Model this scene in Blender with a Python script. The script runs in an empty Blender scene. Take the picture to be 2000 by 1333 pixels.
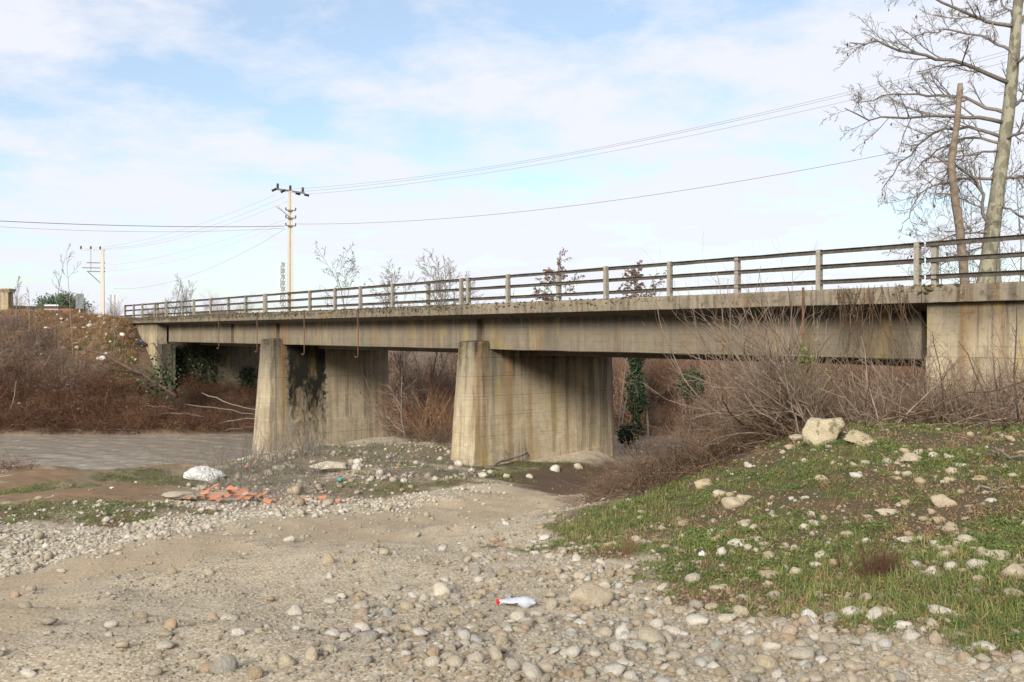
import bpy, math, random
import numpy as np
from mathutils import Vector, Matrix, noise as mnoise
PI = math.pi
scene = bpy.context.scene
COL = scene.collection
# ------------------------------------------------------------------ camera
EYE = 5.8
FPX = 1800.0                       # focal length in pixels of the 2000 px wide photograph
cam_d = bpy.data.cameras.new('camera'); cam = bpy.data.objects.new('camera', cam_d); COL.objects.link(cam)
cam_d.sensor_width = 36.0; cam_d.lens = 36.0*FPX/2000.0
cam.location = (0, 0, EYE); cam.rotation_euler = (PI/2, 0, 0)
cam_d.shift_y = -16.5/2000.0
cam_d.clip_start = 0.05; cam_d.clip_end = 6000
scene.camera = cam
# ------------------------------------------------------------------ sky and sun
SUN_EL, SUN_AZ = math.radians(26), math.radians(203)
world = bpy.data.worlds.new('World'); scene.world = world; world.use_nodes = True
W = world.node_tree; W.nodes.clear()
def wn(t, **k):
    n = W.nodes.new(t)
    for a, b in k.items(): setattr(n, a, b)
    return n
out = wn('ShaderNodeOutputWorld'); bg = wn('ShaderNodeBackground'); bg.inputs['Strength'].default_value = 0.15
sky = wn('ShaderNodeTexSky'); sky.sky_type = 'NISHITA'; sky.sun_disc = False
sky.sun_elevation = SUN_EL; sky.sun_rotation = SUN_AZ; sky.air_density = 1.0; sky.dust_density = 1.0; sky.ozone_density = 0.5
geo = wn('ShaderNodeTexCoord')
sep = wn('ShaderNodeSeparateXYZ'); W.links.new(geo.outputs['Generated'], sep.inputs[0])
def wm(op, a, b=None):
    n = wn('ShaderNodeMath', operation=op)
    for i, v in enumerate((a, b)):
        if v is None: continue
        if isinstance(v, (int, float)): n.inputs[i].default_value = v
        else: W.links.new(v, n.inputs[i])
    return n.outputs[0]
zz = wm('ADD', wm('MAXIMUM', sep.outputs[2], 0.0), 0.16)
cmb = wn('ShaderNodeCombineXYZ')
W.links.new(wm('DIVIDE', sep.outputs[0], zz), cmb.inputs[0]); W.links.new(wm('DIVIDE', sep.outputs[1], zz), cmb.inputs[1])
def wnoise(scale, detail, rough, off, dist=0.0):
    mp = wn('ShaderNodeMapping'); mp.inputs['Location'].default_value = off
    W.links.new(cmb.outputs[0], mp.inputs['Vector'])
    n = wn('ShaderNodeTexNoise'); n.inputs['Scale'].default_value = scale; n.inputs['Detail'].default_value = detail
    n.inputs['Roughness'].default_value = rough; n.inputs['Distortion'].default_value = dist
    W.links.new(mp.outputs[0], n.inputs['Vector']); return n.outputs['Fac']
big = wnoise(0.42, 2.0, 0.5, (3.1, 1.7, 0))
med = wnoise(2.6, 8.0, 0.62, (0.4, 5.2, 2.0), 0.15)
mix = wm('ADD', wm('MULTIPLY', big, 0.48), wm('MULTIPLY', med, 0.62))
ramp = wn('ShaderNodeValToRGB'); W.links.new(mix, ramp.inputs[0])
ramp.color_ramp.elements[0].position = 0.415; ramp.color_ramp.elements[0].color = (0.30, 0.30, 0.30, 1)
ramp.color_ramp.elements[1].position = 0.575; ramp.color_ramp.elements[1].color = (0.97, 0.97, 0.97, 1)
hz = wm('POWER', wm('SUBTRACT', 1.0, wm('MAXIMUM', sep.outputs[2], 0.0)), 7.0)     # thin veil thickening to the horizon
mk = wm('MAXIMUM', ramp.outputs[0], wm('MULTIPLY', hz, 0.66))
mxc = wn('ShaderNodeMix', data_type='RGBA'); W.links.new(mk, mxc.inputs[0])
tint = wn('ShaderNodeMix', data_type='RGBA', blend_type='MULTIPLY'); tint.inputs[0].default_value = 1.0; W.links.new(sky.outputs[0], tint.inputs[6]); tint.inputs[7].default_value = (.76, .89, .95, 1)
W.links.new(tint.outputs[2], mxc.inputs[6]); mxc.inputs[7].default_value = (4.4, 4.5, 4.88, 1)
W.links.new(mxc.outputs[2], bg.inputs['Color']); W.links.new(bg.outputs[0], out.inputs[0])
sun_d = bpy.data.lights.new('sun', 'SUN'); sun = bpy.data.objects.new('sun', sun_d); COL.objects.link(sun)
sun_d.energy = 4.5; sun_d.angle = math.radians(19); sun_d.color = (1.0, 0.95, 0.87)
sdir = Vector((math.sin(SUN_AZ)*math.cos(SUN_EL), math.cos(SUN_AZ)*math.cos(SUN_EL), math.sin(SUN_EL)))
sun.rotation_euler = sdir.to_track_quat('Z', 'Y').to_euler(); sun.location = sdir*50
vs = scene.view_settings
vs.view_transform = 'Standard'; vs.look = 'None'; vs.exposure = 0.46; vs.gamma = 1.0; vs.use_curve_mapping = False
scene.render.engine = 'CYCLES'
scene.cycles.max_bounces = 6; scene.cycles.diffuse_bounces = 3; scene.cycles.glossy_bounces = 2
scene.cycles.transmission_bounces = 4; scene.cycles.transparent_max_bounces = 6
# ------------------------------------------------------------------ helpers
rng = np.random.default_rng(7); random.seed(7)
def tag(o, label=None, cat=None, group=None, kind=None):
    if label: o['label'] = label
    if cat: o['category'] = cat; kind = kind or 'thing'
    if group: o['group'] = group
    if kind: o['kind'] = kind
    return o
def link(o, parent=None):
    COL.objects.link(o)
    if parent is not None: o.parent = parent
    return o
def empty(name, loc=(0, 0, 0), rz=0.0):
    o = bpy.data.objects.new(name, None); o.location = loc; o.rotation_euler = (0, 0, rz); o.empty_display_size = .2
    COL.objects.link(o); return o
def mesh_np(name, V, F, smooth=True, attrs=None, mats=None, fmat=None):
    """V (n,3); F list of int arrays (m,3)/(m,4)"""
    me = bpy.data.meshes.new(name)
    V = np.asarray(V, np.float32); me.vertices.add(len(V)); me.vertices.foreach_set('co', V.ravel())
    F = [np.asarray(f, np.int32) for f in F if len(f)]
    tot = np.concatenate([np.full(len(f), f.shape[1], np.int32) for f in F])
    idx = np.concatenate([f.ravel() for f in F])
    me.loops.add(len(idx)); me.loops.foreach_set('vertex_index', idx)
    me.polygons.add(len(tot)); st = np.zeros(len(tot), np.int32); st[1:] = np.cumsum(tot)[:-1]
    me.polygons.foreach_set('loop_start', st)
    try: me.polygons.foreach_set('loop_total', tot)
    except Exception: pass
    me.polygons.foreach_set('use_smooth', np.full(len(tot), smooth, bool))
    for k, a in (attrs or {}).items():
        at = me.attributes.new(k, 'FLOAT', 'POINT'); at.data.foreach_set('value', np.asarray(a, np.float32))
    for m in (mats or []): me.materials.append(m)
    if fmat is not None: me.polygons.foreach_set('material_index', np.asarray(fmat, np.int32))
    me.update(calc_edges=True); me.validate(); return me
def obj(name, me, parent=None): return link(bpy.data.objects.new(name, me), parent)
class MB:
    def __init__(s): s.V = []; s.F = []; s.n = 0; s.A = []
    def add(s, V, F, a=None):
        V = np.asarray(V, float).reshape(-1, 3)
        for f in F:
            f = np.asarray(f, int)
            if len(f): s.F.append(f + s.n)
        s.V.append(V); s.n += len(V)
        s.A.append(np.full(len(V), 0.5) if a is None else (np.full(len(V), a) if np.isscalar(a) else np.asarray(a)))
    def box(s, x0, x1, y0, y1, z0, z1, **k):
        V = [(x, y, z) for z in (z0, z1) for y in (y0, y1) for x in (x0, x1)]
        s.add(V, [[(0, 2, 3, 1), (4, 5, 7, 6), (0, 1, 5, 4), (2, 6, 7, 3), (0, 4, 6, 2), (1, 3, 7, 5)]], **k)
    def prism(s, prof, x0, x1, n=1, jit=0.0):
        """closed profile of (y,z), extruded along x, n segments"""
        m = len(prof); xs = np.linspace(x0, x1, n+1)
        V = np.array([[(x, y, z) for (y, z) in prof] for x in xs]).reshape(-1, 3)
        if jit:
            V = V + rng.normal(0, jit, V.shape)*[0.3, 1, 1]
        q = []
        for i in range(n):
            for j in range(m):
                a, b = i*m+j, i*m+(j+1) % m; q.append((a, b, b+m, a+m))
        c0 = len(V); V = np.vstack([V, V[:m].mean(0), V[-m:].mean(0)])
        t = [(c0, (j+1) % m, j) for j in range(m)] + [(c0+1, n*m+j, n*m+(j+1) % m) for j in range(m)]
        s.add(V, [q, t])
    def tube(s, pts, r, sides=6, a=None):
        P = np.asarray(pts, float)[None]; R = np.broadcast_to(np.asarray(r, float), (len(pts),))[None]
        V, F = tubes(P, R, sides); s.add(V, F, a)
    def build(s, name, mat, parent=None, smooth=False, attr=None):
        me = mesh_np(name, np.vstack(s.V), s.F, smooth, {attr: np.concatenate(s.A)} if attr else None, [mat] if mat else None)
        return obj(name, me, parent)
def nrm(v): return v/np.maximum(np.linalg.norm(v, axis=-1, keepdims=True), 1e-9)
def tubes(P, R, sides=3, cap=True):
    """batch of B paths of N points -> verts, [quads, tris]"""
    B, N, _ = P.shape
    T = nrm(np.gradient(P, axis=1)); ref = np.cross(T.mean(1), np.array([0.31, 0.17, 0.93])); bad = np.linalg.norm(ref, axis=1) < .05
    ref[bad] = [1, 0, 0]; ref = ref[:, None, :]
    S = nrm(ref - T*(T*ref).sum(-1, keepdims=True)); U = np.cross(T, S)
    ang = np.arange(sides)*2*PI/sides
    V = P[:, :, None, :] + R[:, :, None, None]*(np.cos(ang)[None, None, :, None]*S[:, :, None, :] + np.sin(ang)[None, None, :, None]*U[:, :, None, :])
    V = V.reshape(-1, 3)
    i = np.arange(N-1)[:, None]; j = np.arange(sides)[None]
    q = np.stack([i*sides+j, i*sides+(j+1) % sides, (i+1)*sides+(j+1) % sides, (i+1)*sides+j], -1).reshape(-1, 4)
    Q = (q[None] + (np.arange(B)*N*sides)[:, None, None]).reshape(-1, 4)
    F = [Q]
    if cap and sides >= 3:
        k = np.arange(1, sides-1)
        t0 = np.stack([np.zeros_like(k), k+1, k], -1); t1 = np.stack([np.zeros_like(k), k, k+1], -1) + (N-1)*sides
        F.append((np.concatenate([t0, t1])[None] + (np.arange(B)*N*sides)[:, None, None]).reshape(-1, 3))
    return V, F
def spawn(P, R, k, tr, ang, ratio, N, wig, up, rg, rr=0.6, tip=0.25, L0=None, maxr=1e9):
    """children branches of paths P (B,N0,3)"""
    B, N0, _ = P.shape
    idx = np.repeat(np.arange(B), k); M = len(idx)
    t = tr[0] + (tr[1]-tr[0])*((np.tile(np.arange(k), B) + rg.random(M))/k)
    f = t*(N0-1); i = np.minimum(f.astype(int), N0-2); w = (f-i)[:, None]
    p = P[idx, i]*(1-w) + P[idx, i+1]*w; tan = nrm(P[idx, i+1]-P[idx, i])
    r0 = np.minimum((R[idx, i]*(1-w[:, 0]) + R[idx, i+1]*w[:, 0])*rr, maxr)
    pl = np.linalg.norm(np.diff(P, axis=1), axis=2).sum(1)[idx] if L0 is None else np.full(M, L0)
    perp = nrm(np.cross(tan, rg.normal(size=(M, 3))))
    a = np.radians(rg.normal(ang, ang*0.2, M))[:, None]
    d = nrm(np.cos(a)*tan + np.sin(a)*perp)
    L = pl*ratio*rg.uniform(.6, 1.25, M)*(1.15-0.6*t)
    out = [p]
    for s in range(N-1):
        d = nrm(d + rg.normal(0, wig, (M, 3)) + np.array([0, 0, up])); p = p + d*(L/(N-1))[:, None]; out.append(p)
    return np.stack(out, 1), r0[:, None]*np.linspace(1, tip, N)[None]
# ------------------------------------------------------------------ node helpers
class NT:
    def __init__(s, name):
        s.m = bpy.data.materials.new(name); s.m.use_nodes = True; s.t = s.m.node_tree; s.t.nodes.clear()
        s.out = s.t.nodes.new('ShaderNodeOutputMaterial'); s.b = s.t.nodes.new('ShaderNodeBsdfPrincipled')
        s.t.links.new(s.b.outputs[0], s.out.inputs[0]); s.b.inputs['Roughness'].default_value = .85
        s.b.inputs['Specular IOR Level'].default_value = .25
    def n(s, t, **k):
        n = s.t.nodes.new(t)
        for a, b in k.items(): setattr(n, a, b)
        return n
    def put(s, v, i):
        if v is None: return
        if isinstance(v, (int, float)): i.default_value = v
        elif isinstance(v, tuple):
            i.default_value = v if len(v) == len(i.default_value) else v + (1,)
        else: s.t.links.new(v, i)
    def coord(s, kind='Object', scale=(1, 1, 1), rot=(0, 0, 0), loc=(0, 0, 0)):
        c = s.n('ShaderNodeTexCoord'); m = s.n('ShaderNodeMapping')
        m.inputs['Scale'].default_value = scale; m.inputs['Rotation'].default_value = rot; m.inputs['Location'].default_value = loc
        s.t.links.new(c.outputs[kind], m.inputs[0]); return m.outputs[0]
    def noise(s, v, scale, detail=5, rough=.6, dist=0):
        n = s.n('ShaderNodeTexNoise'); s.put(v, n.inputs['Vector']); n.inputs['Scale'].default_value = scale
        n.inputs['Detail'].default_value = detail; n.inputs['Roughness'].default_value = rough; n.inputs['Distortion'].default_value = dist
        return n.outputs['Fac']
    def voro(s, v, scale, feature='F1', o='Distance'):
        n = s.n('ShaderNodeTexVoronoi', feature=feature); s.put(v, n.inputs['Vector']); n.inputs['Scale'].default_value = scale
        return n.outputs[o]
    def ramp(s, f, *st):
        n = s.n('ShaderNodeValToRGB'); s.put(f, n.inputs[0]); e = n.color_ramp.elements
        while len(e) < len(st): e.new(.5)
        for x, (p, c) in zip(e, st):
            x.position = p; x.color = (c, c, c, 1) if isinstance(c, (int, float)) else (*c, 1)
        return n.outputs[0]
    def math(s, op, a, b=None, c=None, clamp=False):
        n = s.n('ShaderNodeMath', operation=op); n.use_clamp = clamp
        for i, v in enumerate((a, b, c)): s.put(v, n.inputs[i])
        return n.outputs[0]
    def mix(s, f, a, b, mode='MIX'):
        n = s.n('ShaderNodeMix', data_type='RGBA', blend_type=mode)
        s.put(f, n.inputs[0]); s.put(a, n.inputs[6]); s.put(b, n.inputs[7]); return n.outputs[2]
    def attr(s, name, o='Fac'):
        n = s.n('ShaderNodeAttribute'); n.attribute_name = name; return n.outputs[o]
    def rnd(s): return s.n('ShaderNodeObjectInfo').outputs['Random']
    def bump(s, h, dist=.02, strength=1.0, nrmin=None):
        n = s.n('ShaderNodeBump'); n.inputs['Distance'].default_value = dist; n.inputs['Strength'].default_value = strength
        s.put(h, n.inputs['Height']); s.put(nrmin, n.inputs['Normal']); s.t.links.new(n.outputs[0], s.b.inputs['Normal']); return n.outputs[0]
    def done(s, color=None, rough=None):
        s.put(color, s.b.inputs['Base Color']); s.put(rough, s.b.inputs['Roughness']); return s.m
# ------------------------------------------------------------------ terrain: height field through survey points
def P(px, py, d): return ((px-1000)*d/FPX, d, EYE-(py-650)*d/FPX)
def base(d): return 4.15-0.12*(d-4.35)
C = []
for Y in (-7, -3, 0, 4):
    for X in (-14, -6, 0, 6, 14): C.append((X, Y, 4.2 + (0.15 if X > 3 else 0)))
for Y in (7, 11, 16, 22, 28, 33):
    for k in (-1.1, -.75, -.5, -.25, 0.0):
        if Y >= 28 and k > -.3: continue
        if Y == 33 and k > -.45: continue
        C.append((k*Y + (0 if Y < 20 else -.3), Y, base(Y)))
C += [P(*a) for a in [(600,960,21.6),(640,915,28),(650,872,35),(720,866,36),(850,876,33.5),(800,935,25),(560,893,33),(780,862,38),
  (420,912,36.5),(350,914,37.5),(200,920,38.3),(80,918,39),(-200,925,38),(-600,930,38),
  (926,904,33),(1050,893,34.3),(1175,877,37),(960,915,31),(1100,935,28.5),(1180,945,25.7),(1250,930,31),(1185,893,35.5),
  (850,868,42),(800,860,45),(850,830,55),(820,780,70),
  (480,897,40),(525,893,41),(560,886,40.5),(1340,893,41.5),(1200,893,42),(1270,893,42),
  # river far bank and embankment
  (0,847,52.8),(250,847,52.8),(440,846,52.8),(500,846,53.5),(-300,847,52.8),(-700,845,53),
  (100,800,55),(280,800,55),(-200,800,55),(100,735,57.5),(240,735,58),(-200,735,57.5),(150,678,59.8),(40,665,59.5),(-200,665,59.5),(60,632,61.5),(150,614,62.5),(215,630,61.5),
  (320,792,57.5),(430,792,59.5),(490,778,62.5),(-200,630,62),(-600,620,62),(560,800,66),
  # right mound
  (1030,1064,10.5),(1200,1132,7.8),(1400,1166,6.8),(1600,1187,6.36),(1850,1242,5.43),(2050,1275,5.1),
  (1250,1045,9.9),(1400,1050,8.7),(1600,1060,8.0),(1600,950,9.7),(1850,1060,7.4),(1850,950,9.2),(1850,850,11.6),(1600,852,11.5),(2050,1100,6.5),(2150,840,11.5),
  (1450,922,11.6),(1450,985,10.2),(1300,1005,11),(1350,955,12),(1150,1025,11.5),(1720,845,11.6),
  (1850,812,14.5),(1900,775,17.5),(1700,785,18),(1450,862,16),(1300,945,17.5),(1250,940,20),(1400,908,20.5),(1550,805,20),(1150,965,22),
  (1330,925,25),(1650,785,25),(1640,775,34),(1340,912,34),(1440,890,27),(1450,835,38),(2200,770,17),(2300,770,13),
  (1500,862,50)]]
for X, Y in ((-20, 43), (-26, 43), (-13, 43), (-13, 47), (-20, 48), (-28, 48), (-40, 45), (-60, 45), (-9.5, 50), (-6, 56), (-2, 50), (2, 49), (6, 48.5), (10, 48.5), (14, 50), (-6.0, 52), (-13, 40.8), (18, 50)):
    C.append((X, Y, -.9 if not (4 < X < 19) else -.8))
C += [(8, 37.8, -.25), (5.3, 38.2, -.3), (6.5, 38.6, -.3), (4.6, 46, -.7), (8, 46.3, -.7), (12, 47.5, -.7), (15, 51, -.7), (8, 51.5, -.4), (3, 52, -.3)]
for X, Y, Z in ((-30, 66, 6.9), (-45, 66, 6.9), (-30, 76, 6.7), (-20, 72, 6.5), (-50, 76, 6.7), (-40, 95, 4), (-20, 95, 3.5), (-90, 60, 6.5), (-90, 45, 1), (-90, 30, 2),
                (0, 62, 1.5), (12, 60, 1.6), (25, 60, 2), (8, 54, 1.3), (18, 56, 1.6), (-8, 66, 1.4), (40, 60, 3), (25, 45, 2.5), (40, 40, 4), (40, 20, 4.6), (20, 12, 4.6), (20, 22, 4.6), (30, 5, 4.5), (60, 30, 4.5),
                (0, 90, 2.2), (30, 90, 2.5), (-60, 130, 3.5), (0, 140, 3), (60, 140, 3), (120, 80, 4), (-150, 100, 4), (0, 300, 4), (200, 300, 4), (-200, 300, 4), (0, 1500, 5), (900, 1500, 5), (-900, 1500, 5)): C.append((X, Y, Z))
C = np.array(C, float)
def warp(X, Y):
    y = np.maximum(Y, -7.0)+9.0
    return np.stack([1.35*X/y, np.log(y)], -1)
CW = warp(C[:, 0], C[:, 1])
def tpsk(r2): return r2*np.log(r2+1e-9)*.5
def fit():
    n = len(CW); r2 = ((CW[:, None]-CW[None])**2).sum(-1)
    A = np.zeros((n+3, n+3)); A[:n, :n] = tpsk(r2) + np.eye(n)*2e-4; Q = np.c_[np.ones(n), CW]; A[:n, n:] = Q; A[n:, :n] = Q.T
    return np.linalg.solve(A, np.r_[C[:, 2], 0, 0, 0])
CO = fit()
_w = np.random.default_rng(3); _K = []
for wl, am in ((9, .09), (5, .06), (2.6, .028), (1.3, .016), (.6, .010), (.33, .008)):
    for q in range(5):
        a = _w.uniform(0, 2*PI); k = 2*PI/(wl*_w.uniform(.7, 1.4)); _K.append((k*math.cos(a), k*math.sin(a), _w.uniform(0, 6.3), am*.55, wl))
def H(X, Y):
    X = np.asarray(X, float); Y = np.asarray(Y, float); sh = X.shape; X = X.ravel(); Y = Y.ravel()
    Z = np.empty(len(X))
    for s in range(0, len(X), 20000):
        w = warp(X[s:s+20000], Y[s:s+20000]); r2 = ((w[:, None]-CW[None])**2).sum(-1)
        Z[s:s+20000] = tpsk(r2)@CO[:-3] + CO[-3] + w@CO[-2:]
    Yc = np.maximum(Y, 4)
    for kx, ky, ph, am, wl in _K:
        fade = np.clip(1.6-Yc*.02/wl, 0, 1) if wl < 2 else 1.0
        Z += am*fade*np.sin(kx*X+ky*Y+ph)*np.where(Yc < 14, np.clip(.35+.65*np.abs(X-3)/8, .35, 1), 1.0)
    return Z.reshape(sh)
def ground(px, py, dmin=2.5, dmax=150.0, n=500):
    """world points where the pixel rays first meet the ground"""
    px = np.atleast_1d(np.asarray(px, float)); py = np.atleast_1d(np.asarray(py, float))
    d = np.exp(np.linspace(math.log(dmin), math.log(dmax), n))
    X = (px-1000)[:, None]*d/FPX; Z = EYE-(py-650)[:, None]*d/FPX
    hit = Z <= H(X, np.broadcast_to(d, X.shape)); k = np.where(hit.any(1), hit.argmax(1), n-1)
    y = d[k]; x = (px-1000)*y/FPX
    return np.stack([x, y, H(x, y)], -1)
def at(px, d): return ((px-1000)*d/FPX, d)
def poly_sd(X, Y, poly):
    """signed distance, inside negative"""
    p = np.asarray(poly, float); X = np.asarray(X); Y = np.asarray(Y); D = np.full(X.shape, 1e9); ins = np.zeros(X.shape, bool)
    for a, b in zip(p, np.roll(p, -1, 0)):
        e = b-a; t = np.clip(((X-a[0])*e[0]+(Y-a[1])*e[1])/max((e*e).sum(), 1e-9), 0, 1)
        D = np.minimum(D, np.hypot(X-a[0]-t*e[0], Y-a[1]-t*e[1]))
        c = (a[1] > Y) != (b[1] > Y); ins ^= c & (X < a[0]+(Y-a[1])*e[0]/(e[1] if e[1] else 1e-9))
    return np.where(ins, -D, D)
def line_d(X, Y, pts):
    p = np.asarray(pts, float); D = np.full(np.shape(X), 1e9)
    for a, b in zip(p[:-1], p[1:]):
        e = b-a; t = np.clip(((X-a[0])*e[0]+(Y-a[1])*e[1])/max((e*e).sum(), 1e-9), 0, 1)
        D = np.minimum(D, np.hypot(X-a[0]-t*e[0], Y-a[1]-t*e[1]))
    return D
def sst(a, b, x):
    t = np.clip((x-a)/(b-a), 0, 1); return t*t*(3-2*t)
def wob(X, Y, s=1.0, seed=0):
    r = np.random.default_rng(100+seed); o = 0
    for wl in (3.1, 1.7, .9, .5, .27):
        for q in range(3):
            a = r.uniform(0, 6.3); k = 2*PI/(wl*s)*r.uniform(.8, 1.3); o = o + wl**.6*np.sin(k*(X*math.cos(a)+Y*math.sin(a))+r.uniform(0, 6.3))
    return o/4.2
gp = lambda *l: ground([a for a, b in l], [b for a, b in l])[:, :2]
TOE = np.vstack([gp((1140,1062),(1235,1128),(1400,1172),(1600,1200),(1850,1255),(2050,1300)), [(4.6, 4.3), (9, 3.5), (14, 12), (9.5, 17)],
                 gp((1900,800),(1590,850),(1450,925),(1320,975),(1190,1010))+[.1, .9]])
RUT1 = gp((-300,1230),(0,1140),(200,1090),(400,1050),(600,1018),(800,1000),(950,985),(1100,955),(1190,945))
RUT2 = gp((660,1066),(750,1040),(900,1012),(1050,985),(1190,955))
ROADC = gp((-300,1270),(0,1190),(300,1110),(600,1050),(850,1010),(1050,970),(1190,948))
GREENS = [(40,1012,.8,.5),(10,1000,.9,.6),(20,960,1.4,.8),(220,1005,1.2,.5),(70,952,1.5,1.0),(350,945,2.2,1.2),(420,930,2.5,2),(300,935,2,1.5),(620,905,2.5,1.5),(700,900,2.5,2),(860,925,2.6,2),(760,950,2.0,1.2),(900,905,2.5,2),(840,890,3,2.4),
          (560,895,3,2),(660,880,3,2),(1040,912,2.0,1.0),(1100,908,2,.9),(950,905,1.2,.6),(990,935,1.2,.6),(730,945,1.5,.8),(545,935,1.8,.8),(1180,1080,.5,.3),(960,1070,.15,.1),(520,945,1.2,.5),(280,990,1.0,.4),(400,1005,.9,.3)]
GR = [(ground([a], [b])[0], c, e) for a, b, c, e in GREENS]
def masks(X, Y):
    w1 = wob(X, Y, 1, 1); w2 = wob(X, Y, 1.0, 2); w3 = wob(X, Y, .5, 3)
    mound = 1-sst(-.35, .55, poly_sd(X, Y, TOE)+.35*w1*np.clip(Y/9, .5, 2))
    green = mound.copy()
    for g, a, b in GR:
        e = np.hypot((X-g[0])/a, (Y-g[1])/(b*1.6)); green = np.maximum(green, .95*(1-sst(.45, 1.25, e+.35*w2)))
    far = sst(38, 41, Y)
    rd = line_d(X, Y, ROADC); road = 1-sst(1.3, 2.5, rd+.45*w1)
    r1 = 1-sst(.45, 1.2, line_d(X, Y, RUT1)+.4*w2); r2 = 1-sst(.15, .7, line_d(X, Y, RUT2)+.45*w3)
    track = np.maximum(r1, r2*.85)*(Y < 40)
    # brown mud flat by the river, left
    ml = gp((0,960),(250,925),(330,985),(150,1000)); mud = 1-sst(-.3, 1.2, poly_sd(X, Y, np.vstack([gp((60,1000),(-100,960),(70,915),(300,905),(420,918),(330,960),(290,985),(150,992))]))+.6*w1)
    # bright washed cobbles, left
    pale = 1-sst(-.3, .7, poly_sd(X, Y, gp((-300,1130),(-300,1010),(150,1000),(330,985),(520,980),(800,965),(960,950),(960,975),(760,1000),(600,1010),(450,1040),(250,1078),(0,1110)))+.35*w2)
    debris = 1-sst(-.5, 1.0, poly_sd(X, Y, gp((380,985),(480,925),(620,872),(780,868),(900,905),(880,935),(740,955),(680,985)))+.5*w1)
    bank = sst(50.5, 53, Y)
    litter_area = 1-sst(-.5, .8, poly_sd(X, Y, gp((900,920),(1050,915),(1200,905),(1400,880),(1440,930),(1300,985),(1180,1020),(1170,960)))+.5*w2)
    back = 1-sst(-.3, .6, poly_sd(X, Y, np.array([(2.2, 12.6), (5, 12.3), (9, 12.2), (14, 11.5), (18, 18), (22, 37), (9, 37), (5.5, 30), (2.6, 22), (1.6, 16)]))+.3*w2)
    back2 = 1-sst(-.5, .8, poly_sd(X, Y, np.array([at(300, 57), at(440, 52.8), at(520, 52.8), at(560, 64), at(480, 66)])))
    litter_area = np.maximum(litter_area, np.maximum(back, back2))  # dark brown littered ground under the spans and behind the mound
    return dict(green=green*(1-track), track=track, mud=np.maximum(mud*(1-green), 0), pale=pale, debris=debris, bank=bank, litter=litter_area, road=road)
# grid, finer near the camera
vv = np.concatenate([np.linspace(math.log(1.2), math.log(9+16), 300)[:-1], np.linspace(math.log(25), math.log(9+70), 260)[:-1], np.linspace(math.log(79), math.log(3500), 70)])
uu = np.concatenate([np.linspace(-2.6, -.86, 40)[:-1], np.linspace(-.86, .86, 380), np.linspace(.86, 2.6, 40)[1:]])
GU, GV = np.meshgrid(uu, vv); gy = np.exp(GV)-9.0; gx = GU*np.exp(GV)
gz = H(gx, gy); mk = masks(gx, gy)
# pebbly micro relief
mr = np.random.default_rng(5)
amp = np.clip(.006+.0006*np.clip(gy, 0, 30), 0, .02)*(1-.9*mk['track'])*(1-.6*mk['road'])*(gy < 45)
gz = gz + mr.normal(0, 1, gz.shape)*amp*.6 - .05*mk['track']*(gy > 6)
ny, nx = gx.shape
H_exact, masks_exact = H, masks
def _look(X, Y):
    Y = np.asarray(Y, float); X = np.asarray(X, float); y = np.maximum(Y, -7.7)+9.0; u = np.clip(X/y, uu[0], uu[-1]); v = np.clip(np.log(y), vv[0], vv[-1])
    i = np.clip(np.searchsorted(uu, u)-1, 0, nx-2); j = np.clip(np.searchsorted(vv, v)-1, 0, ny-2)
    a = (u-uu[i])/(uu[i+1]-uu[i]); b = (v-vv[j])/(vv[j+1]-vv[j]); return i, j, a, b
def _bil(G, k):
    i, j, a, b = k; return (G[j, i]*(1-a)+G[j, i+1]*a)*(1-b) + (G[j+1, i]*(1-a)+G[j+1, i+1]*a)*b
def H(X, Y): return _bil(gz, _look(X, Y))
def masks(X, Y):
    k = _look(X, Y); return {n: _bil(g, k) for n, g in mk.items()}
ii = np.arange(ny-1)[:, None]*nx+np.arange(nx-1)[None]
gq = np.stack([ii, ii+1, ii+nx+1, ii+nx], -1).reshape(-1, 4)
M = NT('ground_soil')
co = M.coord('Object')
n1 = M.noise(co, .6, 6, .6); n2 = M.noise(co, 4, 6, .65); n3 = M.noise(co, 26, 5, .7); n4 = M.noise(co, 120, 3, .7)
def cellcol(scale):
    n = M.n('ShaderNodeTexVoronoi', feature='F1'); M.put(co, n.inputs['Vector']); n.inputs['Scale'].default_value = scale
    s_ = M.n('ShaderNodeSeparateColor'); M.put(n.outputs['Color'], s_.inputs[0]); return s_.outputs[0], n.outputs['Distance']
ca, da = cellcol(38); cb, db = cellcol(16); cc, dc_ = cellcol(90)
STONE = [(0, (.24, .19, .12)), (.3, (.42, .345, .235)), (.6, (.56, .48, .36)), (.85, (.64, .575, .465)), (1, (.33, .31, .26))]
grav = M.mix(.5, M.ramp(ca, *STONE), M.ramp(cc, *STONE))
grav = M.mix(M.ramp(da, (.25, 0.0), (.55, .85)), grav, (.17, .125, .07))
grav = M.mix(M.ramp(n2, (.35, .6), (.65, 0.15)), grav, (.52, .445, .33))
dirt = M.mix(n2, (.275, .205, .128), (.40, .315, .205)); dirt = M.mix(M.ramp(n3, (.4, .35), (.7, 0)), dirt, (.19, .135, .075))
dirt = M.mix(M.math('MULTIPLY', M.ramp(n1, (.4, 0), (.65, .6)), .7), dirt, (.40, .325, .215))
dirt = M.mix(M.ramp(M.math('MULTIPLY', cc, n3), (.40, 0), (.5, .7)), dirt, (.47, .40, .29))
pale = M.mix(.5, M.ramp(cb, (0, (.36, .31, .23)), (.5, (.50, .45, .36)), (1, (.62, .57, .48))), M.ramp(ca, *STONE))
pale = M.mix(M.ramp(db, (.3, 0), (.6, .8)), pale, (.22, .17, .11))
soil = M.mix(n2, (.055, .038, .02), (.12, .085, .05)); soil = M.mix(M.ramp(n3, (.42, 0), (.6, .8)), soil, (.05, .07, .016))
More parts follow.
